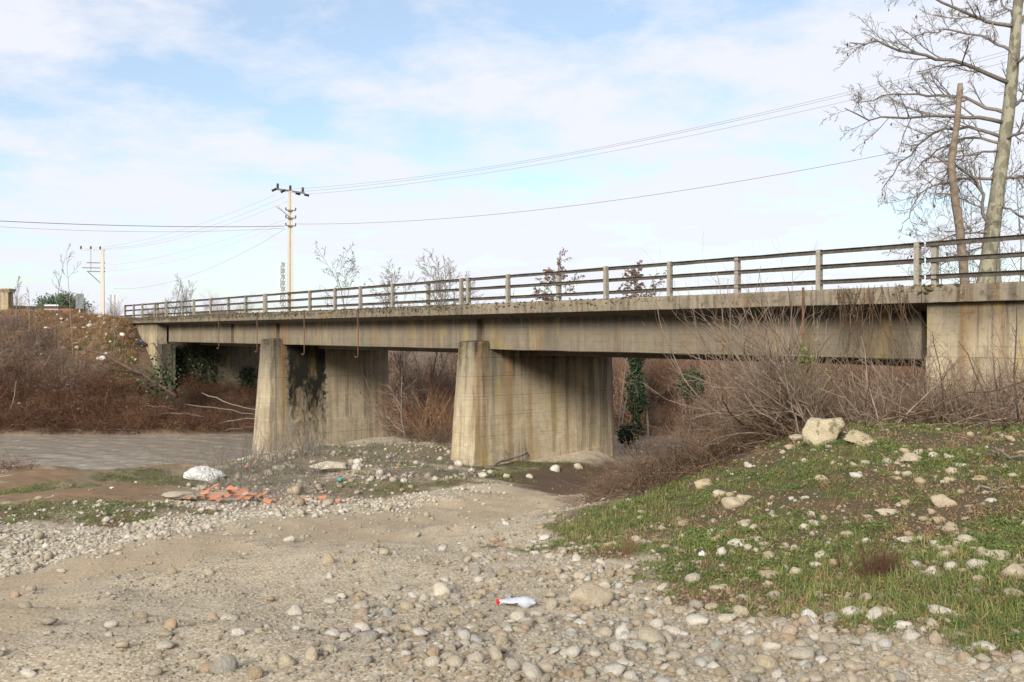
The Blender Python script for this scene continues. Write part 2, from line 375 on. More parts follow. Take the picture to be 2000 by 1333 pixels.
soil = M.mix(M.ramp(M.noise(co, 1.7, 4, .6), (.50, 0), (.62, .7)), soil, (.10, .065, .035))
mudc = M.mix(n2, (.14, .085, .045), (.27, .18, .095)); mudc = M.mix(M.ramp(n3, (.4, .5), (.6, 0)), mudc, (.10, .065, .04))
deb = M.mix(n3, (.20, .14, .085), (.36, .275, .185)); deb = M.mix(M.ramp(ca, (.75, 0), (.8, .8)), deb, (.55, .50, .43))
bankc = M.mix(n2, (.085, .055, .035), (.18, .125, .08)); bankc = M.mix(M.ramp(n3, (.5, 0), (.7, .8)), bankc, (.07, .04, .025))
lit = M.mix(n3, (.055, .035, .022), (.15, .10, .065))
c = M.mix(M.math('MULTIPLY', M.attr('pale'), 1.0), grav, pale)
c = M.mix(M.math('MULTIPLY', M.attr('debris'), .85), c, deb)
c = M.mix(M.math('MULTIPLY', M.attr('road'), .15), c, dirt)
c = M.mix(M.math('MULTIPLY', M.attr('track'), .95), c, dirt)
c = M.mix(M.attr('mud'), c, mudc)
c = M.mix(M.attr('green'), c, soil)
c = M.mix(M.math('MULTIPLY', M.attr('debris'), .3), c, deb)
c = M.mix(M.attr('bank'), c, bankc)
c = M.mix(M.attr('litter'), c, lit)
hh = M.math('ADD', M.math('ADD', M.math('MULTIPLY', n3, .5), M.math('MULTIPLY', n4, .25)), M.math('ADD', M.math('MULTIPLY', da, -.25), M.math('MULTIPLY', n2, .8)))
M.bump(hh, .03, .7)
MAT_GROUND = M.done(c, .93)
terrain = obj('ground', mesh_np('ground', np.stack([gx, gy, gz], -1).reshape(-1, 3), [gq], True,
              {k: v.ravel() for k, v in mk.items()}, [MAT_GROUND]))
tag(terrain, 'stony riverside ground with a dirt track running under the bridge', kind='structure')
# water
M = NT('river_water')
co = M.coord('Object', (1, 1, 1)); 
w1 = M.noise(M.coord('Object', (.55, 1.9, 1)), 1.5, 6, .62, .6); w2 = M.noise(M.coord('Object', (.8, 2.2, 1)), 7, 4, .6, .3)
M.b.inputs['Specular IOR Level'].default_value = .5; M.b.inputs['IOR'].default_value = 1.33
M.bump(M.math('ADD', M.math('MULTIPLY', w1, .8), M.math('MULTIPLY', w2, .35)), .04, .8)
MAT_WATER = M.done(M.mix(M.noise(co, .3, 5, .6), (.235, .205, .165), (.33, .295, .24)), .05)
vr = np.random.default_rng(17)
gxw, gyw = np.meshgrid(np.r_[-140, -80, np.arange(-46, 26, .14), 40, 60], np.r_[33, np.arange(35, 55, .11), 60, 75]); gzw = np.zeros_like(gxw)
for q in range(46):
    wl = vr.uniform(.35, 1.8); a = vr.normal(.9, .75); k = 2*PI/wl; gzw += .0038*wl**.85*np.sin(k*(gxw*math.cos(a)+gyw*math.sin(a))+vr.uniform(0, 6.3))*(.55+.45*np.sin(.35*gxw+vr.uniform(0, 6.3))*np.sin(.5*gyw+vr.uniform(0, 6.3)))
wy, wx = gxw.shape; wi = np.arange(wy-1)[:, None]*wx+np.arange(wx-1)[None]
river = obj('river_water', mesh_np('river_water', np.stack([gxw, gyw, gzw], -1).reshape(-1, 3), [np.stack([wi, wi+1, wi+wx+1, wi+wx], -1).reshape(-1, 4)], True, None, [MAT_WATER]))
tag(river, 'shallow murky grey brown river water flowing past the bridge piers', kind='structure')
# ------------------------------------------------------------------ concrete
def concrete(name, a, b, streak=.6, top=.0, ztop=6.4, moss=0.0, spots=0.0, patch=None, lichen=0.0, darkend=None):
    M = NT(name); co = M.coord('Object')
    n1 = M.noise(co, .7, 5, .6); n2 = M.noise(co, 5, 6, .65); n3 = M.noise(co, 40, 4, .7)
    c = M.mix(M.ramp(n1, (.3, 0), (.7, 1)), a, b)
    c = M.mix(M.math('MULTIPLY', M.ramp(n2, (.35, .8), (.6, 0)), .45), c, tuple(x*.55 for x in a))
    c = M.mix(M.math('MULTIPLY', n3, .25), c, (.5, .45, .36))
    sx = M.coord('Object', (1, 1, .035)); st = M.noise(sx, 4.6, 6, .68, .1); st2 = M.noise(sx, 1.1, 3, .55)
    sp = M.n('ShaderNodeSeparateXYZ'); M.put(M.coord('Object'), sp.inputs[0]); z = sp.outputs[2]
    if streak:
        f = M.math('MULTIPLY', M.ramp(st, (.45, 0), (.56, 1)), M.ramp(st2, (.38, .15), (.55, 1)))
        f = M.math('MULTIPLY', f, streak)
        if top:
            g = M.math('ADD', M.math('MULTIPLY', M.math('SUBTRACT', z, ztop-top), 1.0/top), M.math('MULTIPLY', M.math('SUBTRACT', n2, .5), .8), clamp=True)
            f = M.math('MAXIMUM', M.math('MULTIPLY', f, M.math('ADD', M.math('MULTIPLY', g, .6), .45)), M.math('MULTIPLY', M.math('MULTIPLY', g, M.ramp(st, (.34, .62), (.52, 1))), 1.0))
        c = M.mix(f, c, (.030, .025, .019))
        c = M.mix(M.math('MULTIPLY', M.ramp(M.noise(sx, 2.1, 3, .5), (.55, 0), (.68, .55)), streak), c, (.21, .115, .045))
    fr = M.math('FRACT', M.math('MULTIPLY', M.math('ADD', z, M.math('MULTIPLY', n2, .012)), 4.35))
    board = M.math('MULTIPLY', M.math('LESS_THAN', fr, .055), M.ramp(M.noise(co, 1.6, 4, .6), (.42, 0), (.62, .5)))
    c = M.mix(board, c, tuple(x*.35 for x in a))
    if spots:
        v = M.noise(M.coord('Object', (1, 1, .7)), 5.5, 6, .75, .4)
        c = M.mix(M.math('MULTIPLY', M.ramp(v, (.54, 0), (.60, 1)), spots), c, (.022, .020, .013))
    if moss:
        c = M.mix(M.math('MULTIPLY', M.ramp(M.noise(co, 1.3, 6, .7, .3), (.5, 0), (.62, 1)), moss), c, (.045, .042, .018))
    if patch:            # old moss curtain between two depths along the pier
        y0, y1, zt, strength = patch
        yy = M.math('ADD', sp.outputs[1], M.math('MULTIPLY', M.math('SUBTRACT', n2, .5), .8))
        f = M.math('MULTIPLY', M.math('MULTIPLY', M.math('SUBTRACT', yy, y0), 5.0, clamp=True), M.math('MULTIPLY', M.math('SUBTRACT', y1, yy), 7.0, clamp=True))
        q = M.noise(M.coord('Object', (1.3, 1.3, .5)), 2.4, 7, .72, .5)
        q = M.math('ADD', q, M.math('MULTIPLY', M.math('SUBTRACT', z, zt), .085))
        f = M.math('MULTIPLY', f, M.math('MULTIPLY', M.ramp(q, (.26, 0), (.50, 1)), strength))
        c = M.mix(f, c, M.mix(n3, (.004, .004, .003), (.016, .014, .008)))
    if lichen:
        c = M.mix(M.math('MULTIPLY', M.ramp(M.noise(M.coord('Object', (1, 1, .3)), 1.9, 5, .6, .2), (.56, 0), (.68, 1)), lichen), c, (.34, .25, .05))
    M.bump(M.math('ADD', M.math('MULTIPLY', n2, .5), M.math('SUBTRACT', M.math('MULTIPLY', n3, .35), M.math('MULTIPLY', board, .6))), .03, .6)
    return M.done(c, .92)
CA, CB = (.30, .245, .165), (.44, .37, .26)
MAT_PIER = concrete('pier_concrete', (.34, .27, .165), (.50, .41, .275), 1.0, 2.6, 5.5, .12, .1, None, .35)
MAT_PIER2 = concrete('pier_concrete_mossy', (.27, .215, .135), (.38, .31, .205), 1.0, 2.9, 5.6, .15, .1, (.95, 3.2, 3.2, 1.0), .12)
MAT_GIRDER = concrete('girder_concrete', (.098, .077, .05), (.168, .134, .088), .65, .7, 6.35, .05, .05, None, .25)  # darkening from the top paints in the deck overhang's soft shadow
MAT_EDGE = concrete('edge_concrete', (.085, .066, .044), (.17, .135, .09), .6, .12, 6.85, .45, .9)
MAT_EDGE_CLEAN = concrete('edge_concrete_clean', (.145, .115, .078), (.22, .178, .122), .5, .0, 6.85, .15, .55)
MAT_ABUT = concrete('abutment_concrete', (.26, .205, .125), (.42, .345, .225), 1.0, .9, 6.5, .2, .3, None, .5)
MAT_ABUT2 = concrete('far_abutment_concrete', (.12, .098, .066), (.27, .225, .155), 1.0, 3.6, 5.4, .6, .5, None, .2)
MAT_DECK = concrete('deck_concrete', (.05, .042, .03), (.09, .075, .052), .3, 0, 6, .2, .2)  # under-deck shade painted into this dark colour, countering bounce from the ground
def paint_metal(name, a, b, rust, amt=.5):
    M = NT(name); co = M.coord('Object'); n = M.noise(co, 9, 6, .7); n2 = M.noise(co, 45, 4, .7)
    c = M.mix(M.ramp(n, (.4, 0), (.65, 1)), a, b); c = M.mix(M.math('MULTIPLY', M.ramp(n2, (.5, 0), (.62, 1)), amt), c, rust)
    M.bump(n2, .004, .5); return M.done(c, .75)
MAT_RAIL = paint_metal('rail_steel', (.06, .05, .04), (.115, .10, .08), (.035, .022, .014), .9)
MAT_POST = paint_metal('post_steel', (.22, .20, .16), (.31, .285, .235), (.10, .065, .04), .7)
MAT_RUST = paint_metal('rusty_steel', (.10, .048, .025), (.16, .08, .045), (.05, .028, .018), .8)
# ------------------------------------------------------------------ the bridge (local x runs toward the right-hand abutment, y across the deck)
P1 = (8.62, 19.4); U = (-.622, .783); VD = (.783, .622)
bridge = empty('road_bridge', (P1[0], P1[1], 0), math.atan2(-.783, .622))
tag(bridge, 'long weathered concrete road bridge on two piers crossing the river with a steel railing', 'bridge')
def bw(s, w): return (P1[0]+U[0]*s+VD[0]*w, P1[1]+U[1]*s+VD[1]*w)
WID = 7.2
J = [0.0, -16.67, -33.8, -51.0]
ENDL, ENDR = -57.9, 16.0
# deck and edge beams
segs = [(ENDR, J[0]), (J[0], J[1]), (J[1], J[2]), (J[2], J[3]), (J[3], ENDL)]
for k, (x1, x0) in enumerate(segs):
    g = .012
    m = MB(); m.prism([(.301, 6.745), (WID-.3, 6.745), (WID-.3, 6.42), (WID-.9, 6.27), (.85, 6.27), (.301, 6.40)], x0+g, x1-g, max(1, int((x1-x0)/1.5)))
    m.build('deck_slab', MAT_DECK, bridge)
    n = int((x1-x0)/.16)
    for y0, sg in ((0, 1), (WID, -1)):
        prof = [(y0, 6.43), (y0+sg*.03, 6.425), (y0+sg*.30, 6.425), (y0+sg*.30, 6.79), (y0+sg*.16, 6.80), (y0+sg*.035, 6.785), (y0, 6.755), (y0-sg*.004, 6.6)]
        if sg < 0: prof = prof[::-1]
        m = MB(); m.prism(prof, x0+g, x1-g, n, .005 if k >= 2 else .0015)
        m.build('edge_beam', MAT_EDGE if (k >= 2) else MAT_EDGE_CLEAN, bridge, smooth=False)
# girders with a gap over each pier
GY = (.80, 2.75, 4.6, 6.05)
for k in range(3):
    xr, xl = J[k], J[k+1]
    cuts = [(xl+.22 if k < 2 else xl+.6, xr-.22 if k > 0 else xr-.42)]
    if k == 2: cuts = [(xl+.6, -39.95), (-39.55, xr-.22)]
    for gy0 in GY:
        for a, b in cuts:
            m = MB()
            zb = 5.205 if gy0 < 1 else 4.98
            prof = [(gy0, zb+.02), (gy0+.02, zb), (gy0+.36, zb), (gy0+.38, zb+.02), (gy0+.38, 6.285), (gy0, 6.285)]
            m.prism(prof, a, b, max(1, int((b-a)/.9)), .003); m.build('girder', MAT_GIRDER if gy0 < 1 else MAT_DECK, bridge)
    for xx in [(xl, xl+.21), (xr-.21, xr)] if k < 2 else [(-39.94, -39.56)]:
        if xx[1] > -.1: continue
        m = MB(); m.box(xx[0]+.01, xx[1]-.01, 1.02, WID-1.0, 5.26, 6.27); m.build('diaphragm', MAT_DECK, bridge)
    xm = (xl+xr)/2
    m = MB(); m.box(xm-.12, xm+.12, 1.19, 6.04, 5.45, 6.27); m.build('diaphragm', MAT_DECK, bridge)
# piers
def plan(x, t, y0, y1, z, nn=9):
    o = []
    for i in range(nn): a = PI+PI*i/(nn-1); o.append((x+t*math.cos(a), y0+t*1.0+t*1.0*math.sin(a), z))
    for i in range(nn): a = PI*i/(nn-1); o.append((x+t*math.cos(a), y1-t*.6+t*.6*math.sin(a), z))
    return o
def pier(x, mat, zb, label):
    rings = []; zt = 5.19
    lifts = [.65, 1.38, 2.15, 2.85, 3.55, 4.25, 4.9]
    zs = [zb]
    for q in lifts:
        if q > zb+.05: zs += [q-.018, q-.008, q+.008, q+.018]
    zs.append(zt)
    for z in zs:
        f = (zt-z)/zt; ins = .010 if any(abs(z-(q-.008)) < .002 or abs(z-(q+.008)) < .002 for q in lifts) else 0
        t = .56+.17*f-ins
        if z < 1.39: t += .02
        rings.append(plan(x, t, -.06-.42*f+ins, 7.05+.12*f-ins, z))
    n = len(rings[0]); V = np.array(rings).reshape(-1, 3); V = V + rng.normal(0, .004, V.shape)*[1, 1, 0]
    q = [(i*n+j, i*n+(j+1) % n, (i+1)*n+(j+1) % n, (i+1)*n+j) for i in range(len(rings)-1) for j in range(n)]
    V = np.vstack([V, [(x, 3.5, zt)]]); t = [(len(V)-1, (len(rings)-1)*n+j, (len(rings)-1)*n+(j+1) % n) for j in range(n)]
    o = obj('pier', mesh_np('pier', V, [q, t], False, None, [mat]), bridge); o['label'] = label
    # raised nose block in front of the outer girder
    nn = 9; a = [(x+.56*math.cos(PI+PI*i/(nn-1)), .50+.56*math.sin(PI+PI*i/(nn-1))) for i in range(nn)] + [(x+.56, .775), (x-.56, .775)]
    V = [(p[0], p[1], 5.192) for p in a] + [(p[0], p[1], 5.42) for p in a] + [(x+(p[0]-x)*.93, .03+p[1]*.93, 5.47+.05*p[1]) for p in a]
    m = len(a); q = [(r*m+j, r*m+(j+1) % m, (r+1)*m+(j+1) % m, (r+1)*m+j) for r in range(2) for j in range(m)]
    V.append((x, .4, 5.5)); t = [(3*m, 2*m+j, 2*m+(j+1) % m) for j in range(m)]
    obj('pier_cap', mesh_np('pier_cap', V, [q, t], False, None, [mat]), bridge)
pier(J[1], MAT_PIER, .2, 'pale stained concrete pier beside the dirt track')
pier(J[2], MAT_PIER2, -1.0, 'mossy black stained pier standing in the water')
# right abutment and wing wall: lifts cast one on another
m = MB()
m.box(.02, ENDR, .14, .6, 1.0, 5.30); m.build('wing_wall', MAT_ABUT, bridge)
m = MB(); m.box(.035, ENDR, .165, .6, 5.303, 6.415); m.build('wing_wall', MAT_ABUT, bridge)
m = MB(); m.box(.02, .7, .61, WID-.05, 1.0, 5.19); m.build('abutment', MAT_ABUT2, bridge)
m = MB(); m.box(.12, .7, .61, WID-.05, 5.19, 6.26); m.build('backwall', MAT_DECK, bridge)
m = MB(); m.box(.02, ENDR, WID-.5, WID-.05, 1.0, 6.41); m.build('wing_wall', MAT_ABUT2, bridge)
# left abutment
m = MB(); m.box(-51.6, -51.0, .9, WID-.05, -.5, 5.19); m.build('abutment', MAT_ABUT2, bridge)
m = MB(); m.box(-52.2, -51.45, 1.0, WID-.05, 5.19, 6.26); m.build('backwall', MAT_DECK, bridge)
# battered wing wall of the left abutment: a five sided slab
pf = [(-51.05, 1.5), (-51.05, 6.41), (-57.8, 6.41), (-57.8, 5.9), (-56.8, 5.1), (-53.6, 1.5)]
V = [(x, .25, z) for x, z in pf] + [(x, .88, z) for x, z in pf]; n = 6
obj('wing_wall', mesh_np('wing_wall', V, [[(j, (j+1) % n, n+(j+1) % n, n+j) for j in range(n)], [(0, 5, 4), (0, 4, 1), (1, 4, 3), (1, 3, 2)], [(6, 10, 11), (6, 7, 10), (7, 9, 10), (7, 8, 9)]], False, None, [MAT_ABUT]), bridge)
m = MB(); m.box(-51.03, -50.2, .3, 1.15, 0.5, 5.05); m.build('bearing_pillar', MAT_ABUT2, bridge)
# railing: posts and three channel rails
railing = empty('railing'); railing.parent = bridge; 
def postmesh():
    m = MB()
    m.prism([(.10, 6.78), (.235, 6.78), (.225, 7.725), (.215, 7.735), (.12, 7.735), (.11, 7.725)], -.055, .055, 1)
    return mesh_np('post', np.vstack(m.V), m.F, False, None, [MAT_POST])
PM = postmesh(); first = True
xs = []
for a, b in ((J[0], J[1]), (J[1], J[2]), (J[2], J[3])): xs += list(np.linspace(a-.18, b+.18, 8))
xs += [J[3]-.18, -53.45, -55.75, -57.75, .18, 2.5, 4.85, 7.2, 9.5, 11.9, 14.3]
xs = sorted(xs)
for x in xs:
    o = bpy.data.objects.new('post', PM); o.location = (x+rng.normal(0, .012), 0, rng.normal(0, .006)); o.rotation_euler = (rng.normal(0, .008), rng.normal(0, .006), 0); link(o, railing)
for zt in (7.715, 7.375, 7.02):
    for a, b in ((-57.75, J[3]-.03), (J[3]+.03, J[2]-.03), (J[2]+.03, J[1]-.03), (J[1]+.03, J[0]-.03), (J[0]+.03, 15.9)):
        m = MB(); h = .10; y = .115; dp = .055; t = .010
        prof = [(y, zt), (y+dp, zt), (y+dp, zt-h), (y, zt-h), (y, zt-h+t), (y+dp-t, zt-h+t), (y+dp-t, zt-t), (y, zt-t)]
        m.prism(prof[::-1], a, b, max(1, int((b-a)/.8)), .0035); m.build('rail', MAT_RAIL, railing)
# steel hangers left along the deck edge
def hanger(x, z1, straight=False):
    m = MB()
    if straight: m.box(x-.03, x+.03, -.035, -.022, 5.2, 6.86)
    else:
        pts = [(x, .05, 6.83), (x, -.03, 6.82), (x, -.035, 6.6), (x+.03, -.03, 6.0), (x+.02, -.03, z1+.15)]
        for i in range(6): a = i/5*PI*.8; pts.append((x-.12+.14*math.cos(a), -.03, z1-.14*math.sin(a)))
        m.tube(pts, .022, 6)
    m.build('hanger_hook', MAT_RUST, bridge)
def s_at(px):
    t = (px-1000)/FPX; return -(P1[0]-P1[1]*t)/(.622+.783*t)
for px, z in ((428, 5.05), (503, 4.95), (595, 4.92), (700, 4.9)): hanger(s_at(px), z)
hanger(s_at(1570), 5.2, True)
# drain stubs under the deck
for px in (975, 1010, 1237, 1485):
    x = s_at(px); m = MB(); m.tube([(x, .5, 6.5), (x, .5, 6.25)], .05, 8); m.build('drain_spout', MAT_RUST, bridge)
# road embankment behind the right wing wall
M = NT('embankment_earth'); co = M.coord('Object'); 
MAT_EMB = M.done(M.mix(M.noise(co, 6, 5, .65), (.06, .05, .025), (.13, .11, .05)), .95)
m = MB(); m.prism([(.61, 6.72), (.61, 1.0), (16.5, 1.0), (15.5, 4.0), (8.5, 6.70)], .72, 60, 20, .02)
emb = m.build('embankment', MAT_EMB); emb.location = bridge.location; emb.rotation_euler = bridge.rotation_euler
tag(emb, 'earth embankment carrying the road behind the right abutment wall', kind='structure')
# ------------------------------------------------------------------ scattering with geometry nodes (only for what nobody could count)
def source(name, me):
    return bpy.data.objects.new(name, me)
_ngs = {}
def scatter(name, pts, rot, scl, idx, sources, label, parent=None):
    me = bpy.data.meshes.new(name); pts = np.asarray(pts, np.float32); me.vertices.add(len(pts)); me.vertices.foreach_set('co', pts.ravel())
    for k, a in (('rot', rot), ('scl', scl)):
        at_ = me.attributes.new(k, 'FLOAT_VECTOR', 'POINT'); at_.data.foreach_set('vector', np.asarray(a, np.float32).ravel())
    at_ = me.attributes.new('pick', 'INT', 'POINT'); at_.data.foreach_set('value', np.asarray(idx, np.int32))
    o = obj(name, me, parent); tag(o, label, kind='stuff')
    c = bpy.data.collections.new(name + ' sources')
    for s_ in sources: c.objects.link(s_)
    g = bpy.data.node_groups.new(name, 'GeometryNodeTree')
    g.interface.new_socket('Geometry', in_out='INPUT', socket_type='NodeSocketGeometry'); g.interface.new_socket('Geometry', in_out='OUTPUT', socket_type='NodeSocketGeometry')
    gi = g.nodes.new('NodeGroupInput'); go = g.nodes.new('NodeGroupOutput'); iop = g.nodes.new('GeometryNodeInstanceOnPoints')
    ci = g.nodes.new('GeometryNodeCollectionInfo'); ci.inputs['Collection'].default_value = c
    ci.inputs['Separate Children'].default_value = True; ci.inputs['Reset Children'].default_value = True
    def na(n, t):
        q = g.nodes.new('GeometryNodeInputNamedAttribute'); q.data_type = t; q.inputs['Name'].default_value = n
        return [s_ for s_ in q.outputs if s_.enabled and s_.name == 'Attribute'][0]
    L = g.links.new
    L(gi.outputs[0], iop.inputs['Points']); L(ci.outputs[0], iop.inputs['Instance']); iop.inputs['Pick Instance'].default_value = True
    L(na('pick', 'INT'), iop.inputs['Instance Index']); L(na('rot', 'FLOAT_VECTOR'), iop.inputs['Rotation']); L(na('scl', 'FLOAT_VECTOR'), iop.inputs['Scale'])
    L(iop.outputs[0], go.inputs[0])
    md = o.modifiers.new('scatter', 'NODES'); md.node_group = g
    return o
def slope_rot(X, Y, rg, tilt=.15):
    n = len(X); return np.stack([rg.normal(0, tilt, n), rg.normal(0, tilt, n), rg.uniform(0, 2*PI, n)], -1)
# ------------------------------------------------------------------ stones
_ico = {}
def ico(sub):
    if sub not in _ico:
        import bmesh
        bm = bmesh.new(); bmesh.ops.create_icosphere(bm, subdivisions=sub, radius=1.0)
        V = np.array([v.co[:] for v in bm.verts]); F = np.array([[v.index for v in f.verts] for f in bm.faces]); bm.free(); _ico[sub] = (V, F)
    return _ico[sub]
def stone_shape(sub, seed, rough=.22, cuts=5, flat=1.0, fine=0.0):
    V, F = ico(sub); V = V.copy(); rg = np.random.default_rng(seed)
    hard = cuts < 0
    for q in range(abs(cuts)):                              # worn or broken facets
        n = nrm(rg.normal(size=3)); d = rg.uniform(.32, .72) if hard else rg.uniform(.55, .85); s_ = V@n; V -= np.clip(s_-d, 0, None)[:, None]*n*.85
    off = rg.uniform(0, 50, 3)
    disp = np.array([mnoise.noise(Vector(v*1.1+off)) for v in V])
    if fine: disp = disp + fine/rough*np.array([mnoise.fractal(Vector(v*3.2+off), .8, 2.2, 4) for v in V])
    V = V*(1+rough*disp)[:, None]*[1, rg.uniform(.65, .9), rg.uniform(.45, .72)*flat]
    return V, F
def stone_mat(name, obj_random=True, ramp=None, mossy=0, stain=.3, bump=.01, sc=9):
    M = NT(name); co = M.coord('Object')
    r = M.rnd() if obj_random else .5
    n = M.noise(co, sc*.35, 5, .65); n2 = M.noise(co, sc*2, 5, .7)
    c = M.ramp(r, *ramp)
    c = M.mix(M.math('MULTIPLY', M.ramp(n, (.35, 1), (.65, 0)), stain), c, (.16, .115, .065))
    c = M.mix(M.math('MULTIPLY', M.ramp(n2, (.45, 0), (.7, 1)), .3), c, (.6, .55, .46))
    if mossy: c = M.mix(M.math('MULTIPLY', M.ramp(n, (.5, 0), (.6, 1)), mossy), c, (.10, .085, .03))
    M.bump(M.math('ADD', n2, n), bump, .7); return M.done(c, .88)
COBBLE = [(0, (.30, .23, .14)), (.14, (.44, .36, .24)), (.28, (.52, .44, .32)), (.4, (.34, .295, .22)), (.52, (.60, .54, .43)), (.6, (.27, .26, .225)), (.68, (.44, .31, .185)), (.77, (.40, .30, .225)), (.83, (.36, .35, .32)), (.9, (.70, .66, .58)), (1, (.30, .255, .18))]
PALE = [(0, (.38, .32, .22)), (.4, (.52, .46, .36)), (.8, (.64, .59, .50)), (1, (.43, .365, .26))]
MAT_STONE = stone_mat('river_cobble', True, COBBLE, 0, .35, .06, 2.5)
MAT_PALE = stone_mat('washed_pale_cobble', True, PALE, 0, .25, .06, 2.5)
MAT_DIRTY = stone_mat('dusty_track_stone', True, [(0, (.33, .26, .165)), (.5, (.46, .38, .26)), (1, (.56, .49, .37))], 0, .4, .06, 2.5)
MAT_BOULDER = stone_mat('limestone_boulder', True, [(0, (.42, .35, .22)), (1, (.52, .45, .31))], .8, .55, .03, 5)
MAT_FIELD = stone_mat('slope_stone', True, [(0, (.36, .27, .15)), (.35, (.47, .40, .28)), (.6, (.62, .58, .50)), (.8, (.40, .29, .15)), (1, (.55, .50, .41))], .15, .4, .03, 5)
def stones_src(prefix, sub, n, mat, seed, **k):
    L = []
    for i in range(n):
        V, F = stone_shape(sub, seed+i, **k); L.append(source('%s_%02d' % (prefix, i), mesh_np(prefix, V, [F], True, None, [mat])))
    return L
def field(n, d0, d1, p0, p1, rg, dens=None):
    """random ground points, log-uniform in distance"""
    d = np.exp(rg.uniform(math.log(d0), math.log(d1), n)); px = rg.uniform(p0, p1, n); X = (px-1000)*d/FPX
    return X, d
rg = np.random.default_rng(11)
# main cobble field
X, Y = field(135000, 3.3, 24, -700, 2700, rg)
m = masks(X, Y)
keep = rg.random(len(X)) < np.clip(1.0-.66*m['track']-.12*m['road']-.93*m['green']-1.0*m['mud']-.6*m['debris']-m['litter'], .025, 1)*np.clip(.55+.4*wob(X, Y, .8, 9)+.2*(Y < 9)*(X > -1.2), .25, 1)
bigger = np.clip((X+1.5)/1.6, 0, 1)*(Y < 9)        # the right-hand foreground has the larger stones
size = (.0075+.0022*np.sqrt(np.clip(Y-3, 0, 30)))*np.exp(rg.normal(0, .68, len(X)))*np.where(Y < 12, .5+.52*np.clip((X+1.5)/1.8, 0, 1), .8)
size = np.clip(size, .006, .075)
k2 = keep & (m['pale'] < .5)
def put_field(name, k, X, Y, size, srcs, rg, label, sink=.2, parent=None):
    x, y, s_ = X[k], Y[k], size[k]; n = len(x)
    scl = s_[:, None]*rg.uniform(.8, 1.25, (n, 3)); z = H(x, y)+s_*(.45-sink)-.004
    return scatter(name, np.stack([x, y, z], -1), slope_rot(x, y, rg, .22), scl, rg.integers(0, len(srcs), n), srcs, label, parent)
tr = (m['track'] > .4) | ((m['road'] > .5) & (rg.random(len(X)) < .6))
put_field('gravel', k2 & ~tr, X, Y, size, stones_src('gravel_pebble', 1, 5, MAT_STONE, 20, cuts=9, rough=.3) + stones_src('gravel_sharp', 2, 8, MAT_STONE, 220, cuts=-7, rough=.16), rg, 'mixed river gravel and pebbles spread over the foreground', .16)
put_field('track_gravel', k2 & tr, X, Y, size*.8, stones_src('track_pebble', 1, 6, MAT_DIRTY, 40, flat=.7), rg, 'dusty half buried pebbles pressed into the dirt track', .30)
X, Y = field(215000, 3.3, 20, -700, 2700, rg); m = masks(X, Y)
keep = rg.random(len(X)) < np.clip(.95-.72*m['track']-.97*m['green']-m['mud']-m['litter'], .0, 1)*np.clip(.5+.45*wob(X, Y, .7, 19), .1, 1)
size = np.clip((.0046+.0017*np.sqrt(np.clip(Y-3, 0, 17)))*np.exp(rg.normal(0, .42, len(X))), .003, .03)
put_field('fine_gravel', keep, X, Y, size, stones_src('fine_pebble', 1, 5, stone_mat('sandy_grit', True, [(0, (.28, .22, .14)), (.3, (.44, .365, .25)), (.6, (.58, .51, .385)), (.85, (.36, .32, .255)), (1, (.70, .64, .53))], 0, .3, .06, 2.5), 140), rg, 'fine sandy grit between the larger river stones', .1)
X, Y = field(60000, 6, 30, -400, 1100, rg); m = masks(X, Y)
keep = (m['pale'] > .35) & (rg.random(len(X)) < np.clip(1-.8*m['green']-.9*m['track'], 0.05, 1)*(.45+.3*wob(X, Y, .8, 12)))
size = np.clip((.022+.0017*Y)*np.exp(rg.normal(0, .38, len(X)))*.62, .015, .12)
put_field('washed_gravel', keep, X, Y, size, stones_src('washed_pebble', 1, 6, MAT_PALE, 60), rg, 'bright washed cobbles in a band along the left of the track', .1)
# rubble on the debris heap between the track and the first piers
X, Y = field(9000, 19, 38, 330, 1050, rg); m = masks(X, Y)
keep = ((m['debris'] > .3) & (rg.random(len(X)) < .22+.22*wob(X, Y, 1, 15))) | ((m['debris'] > .02) & (rg.random(len(X)) < .06))
size = np.clip(.055*np.exp(rg.normal(0, .5, len(X))), .02, .22)
put_field('rubble', keep, X, Y, size, stones_src('rubble_chunk', 1, 6, stone_mat('rubble_chunk', True, [(0, (.24, .19, .13)), (.5, (.38, .32, .24)), (.8, (.58, .53, .45)), (1, (.30, .22, .16))], 0, .4, .06, 2.5), 80, cuts=9), rg, 'broken stone and mortar rubble on the heap beside the track', .1)
# single stones that can be picked out on the gravel: parts of the ground
STM = []
for i in range(14):
    V, F = stone_shape(2, 300+i, rough=.3, cuts=[6, 12, -7][i % 3], flat=[1, 1.2, .8][i % 3]); STM.append(mesh_np('stone', V, [F], True, None, [MAT_STONE]))
for i in range(4):
    V, F = stone_shape(2, 340+i, rough=.24, cuts=7); STM.append(mesh_np('stone', V, [F], True, None, [MAT_PALE]))
def lay(px, py, wpx, kind=None, name='stone', parent=terrain, mesh=None, rg=rg, rise=.24, asp=1.0):
    g = ground([px], [py])[0]; s_ = wpx*g[1]/FPX/2*1.08
    me = mesh or STM[kind if kind is not None else int(rg.integers(0, 14))]
    o = bpy.data.objects.new(name, me); o.location = (g[0], g[1], g[2]+s_*rise)
    o.rotation_euler = (rg.normal(0, .15), rg.normal(0, .15), rg.normal(0, .5)); o.scale = (s_, s_*rg.uniform(.85, 1.1), s_*rg.uniform(.85, 1.15)*asp)
    return link(o, parent)
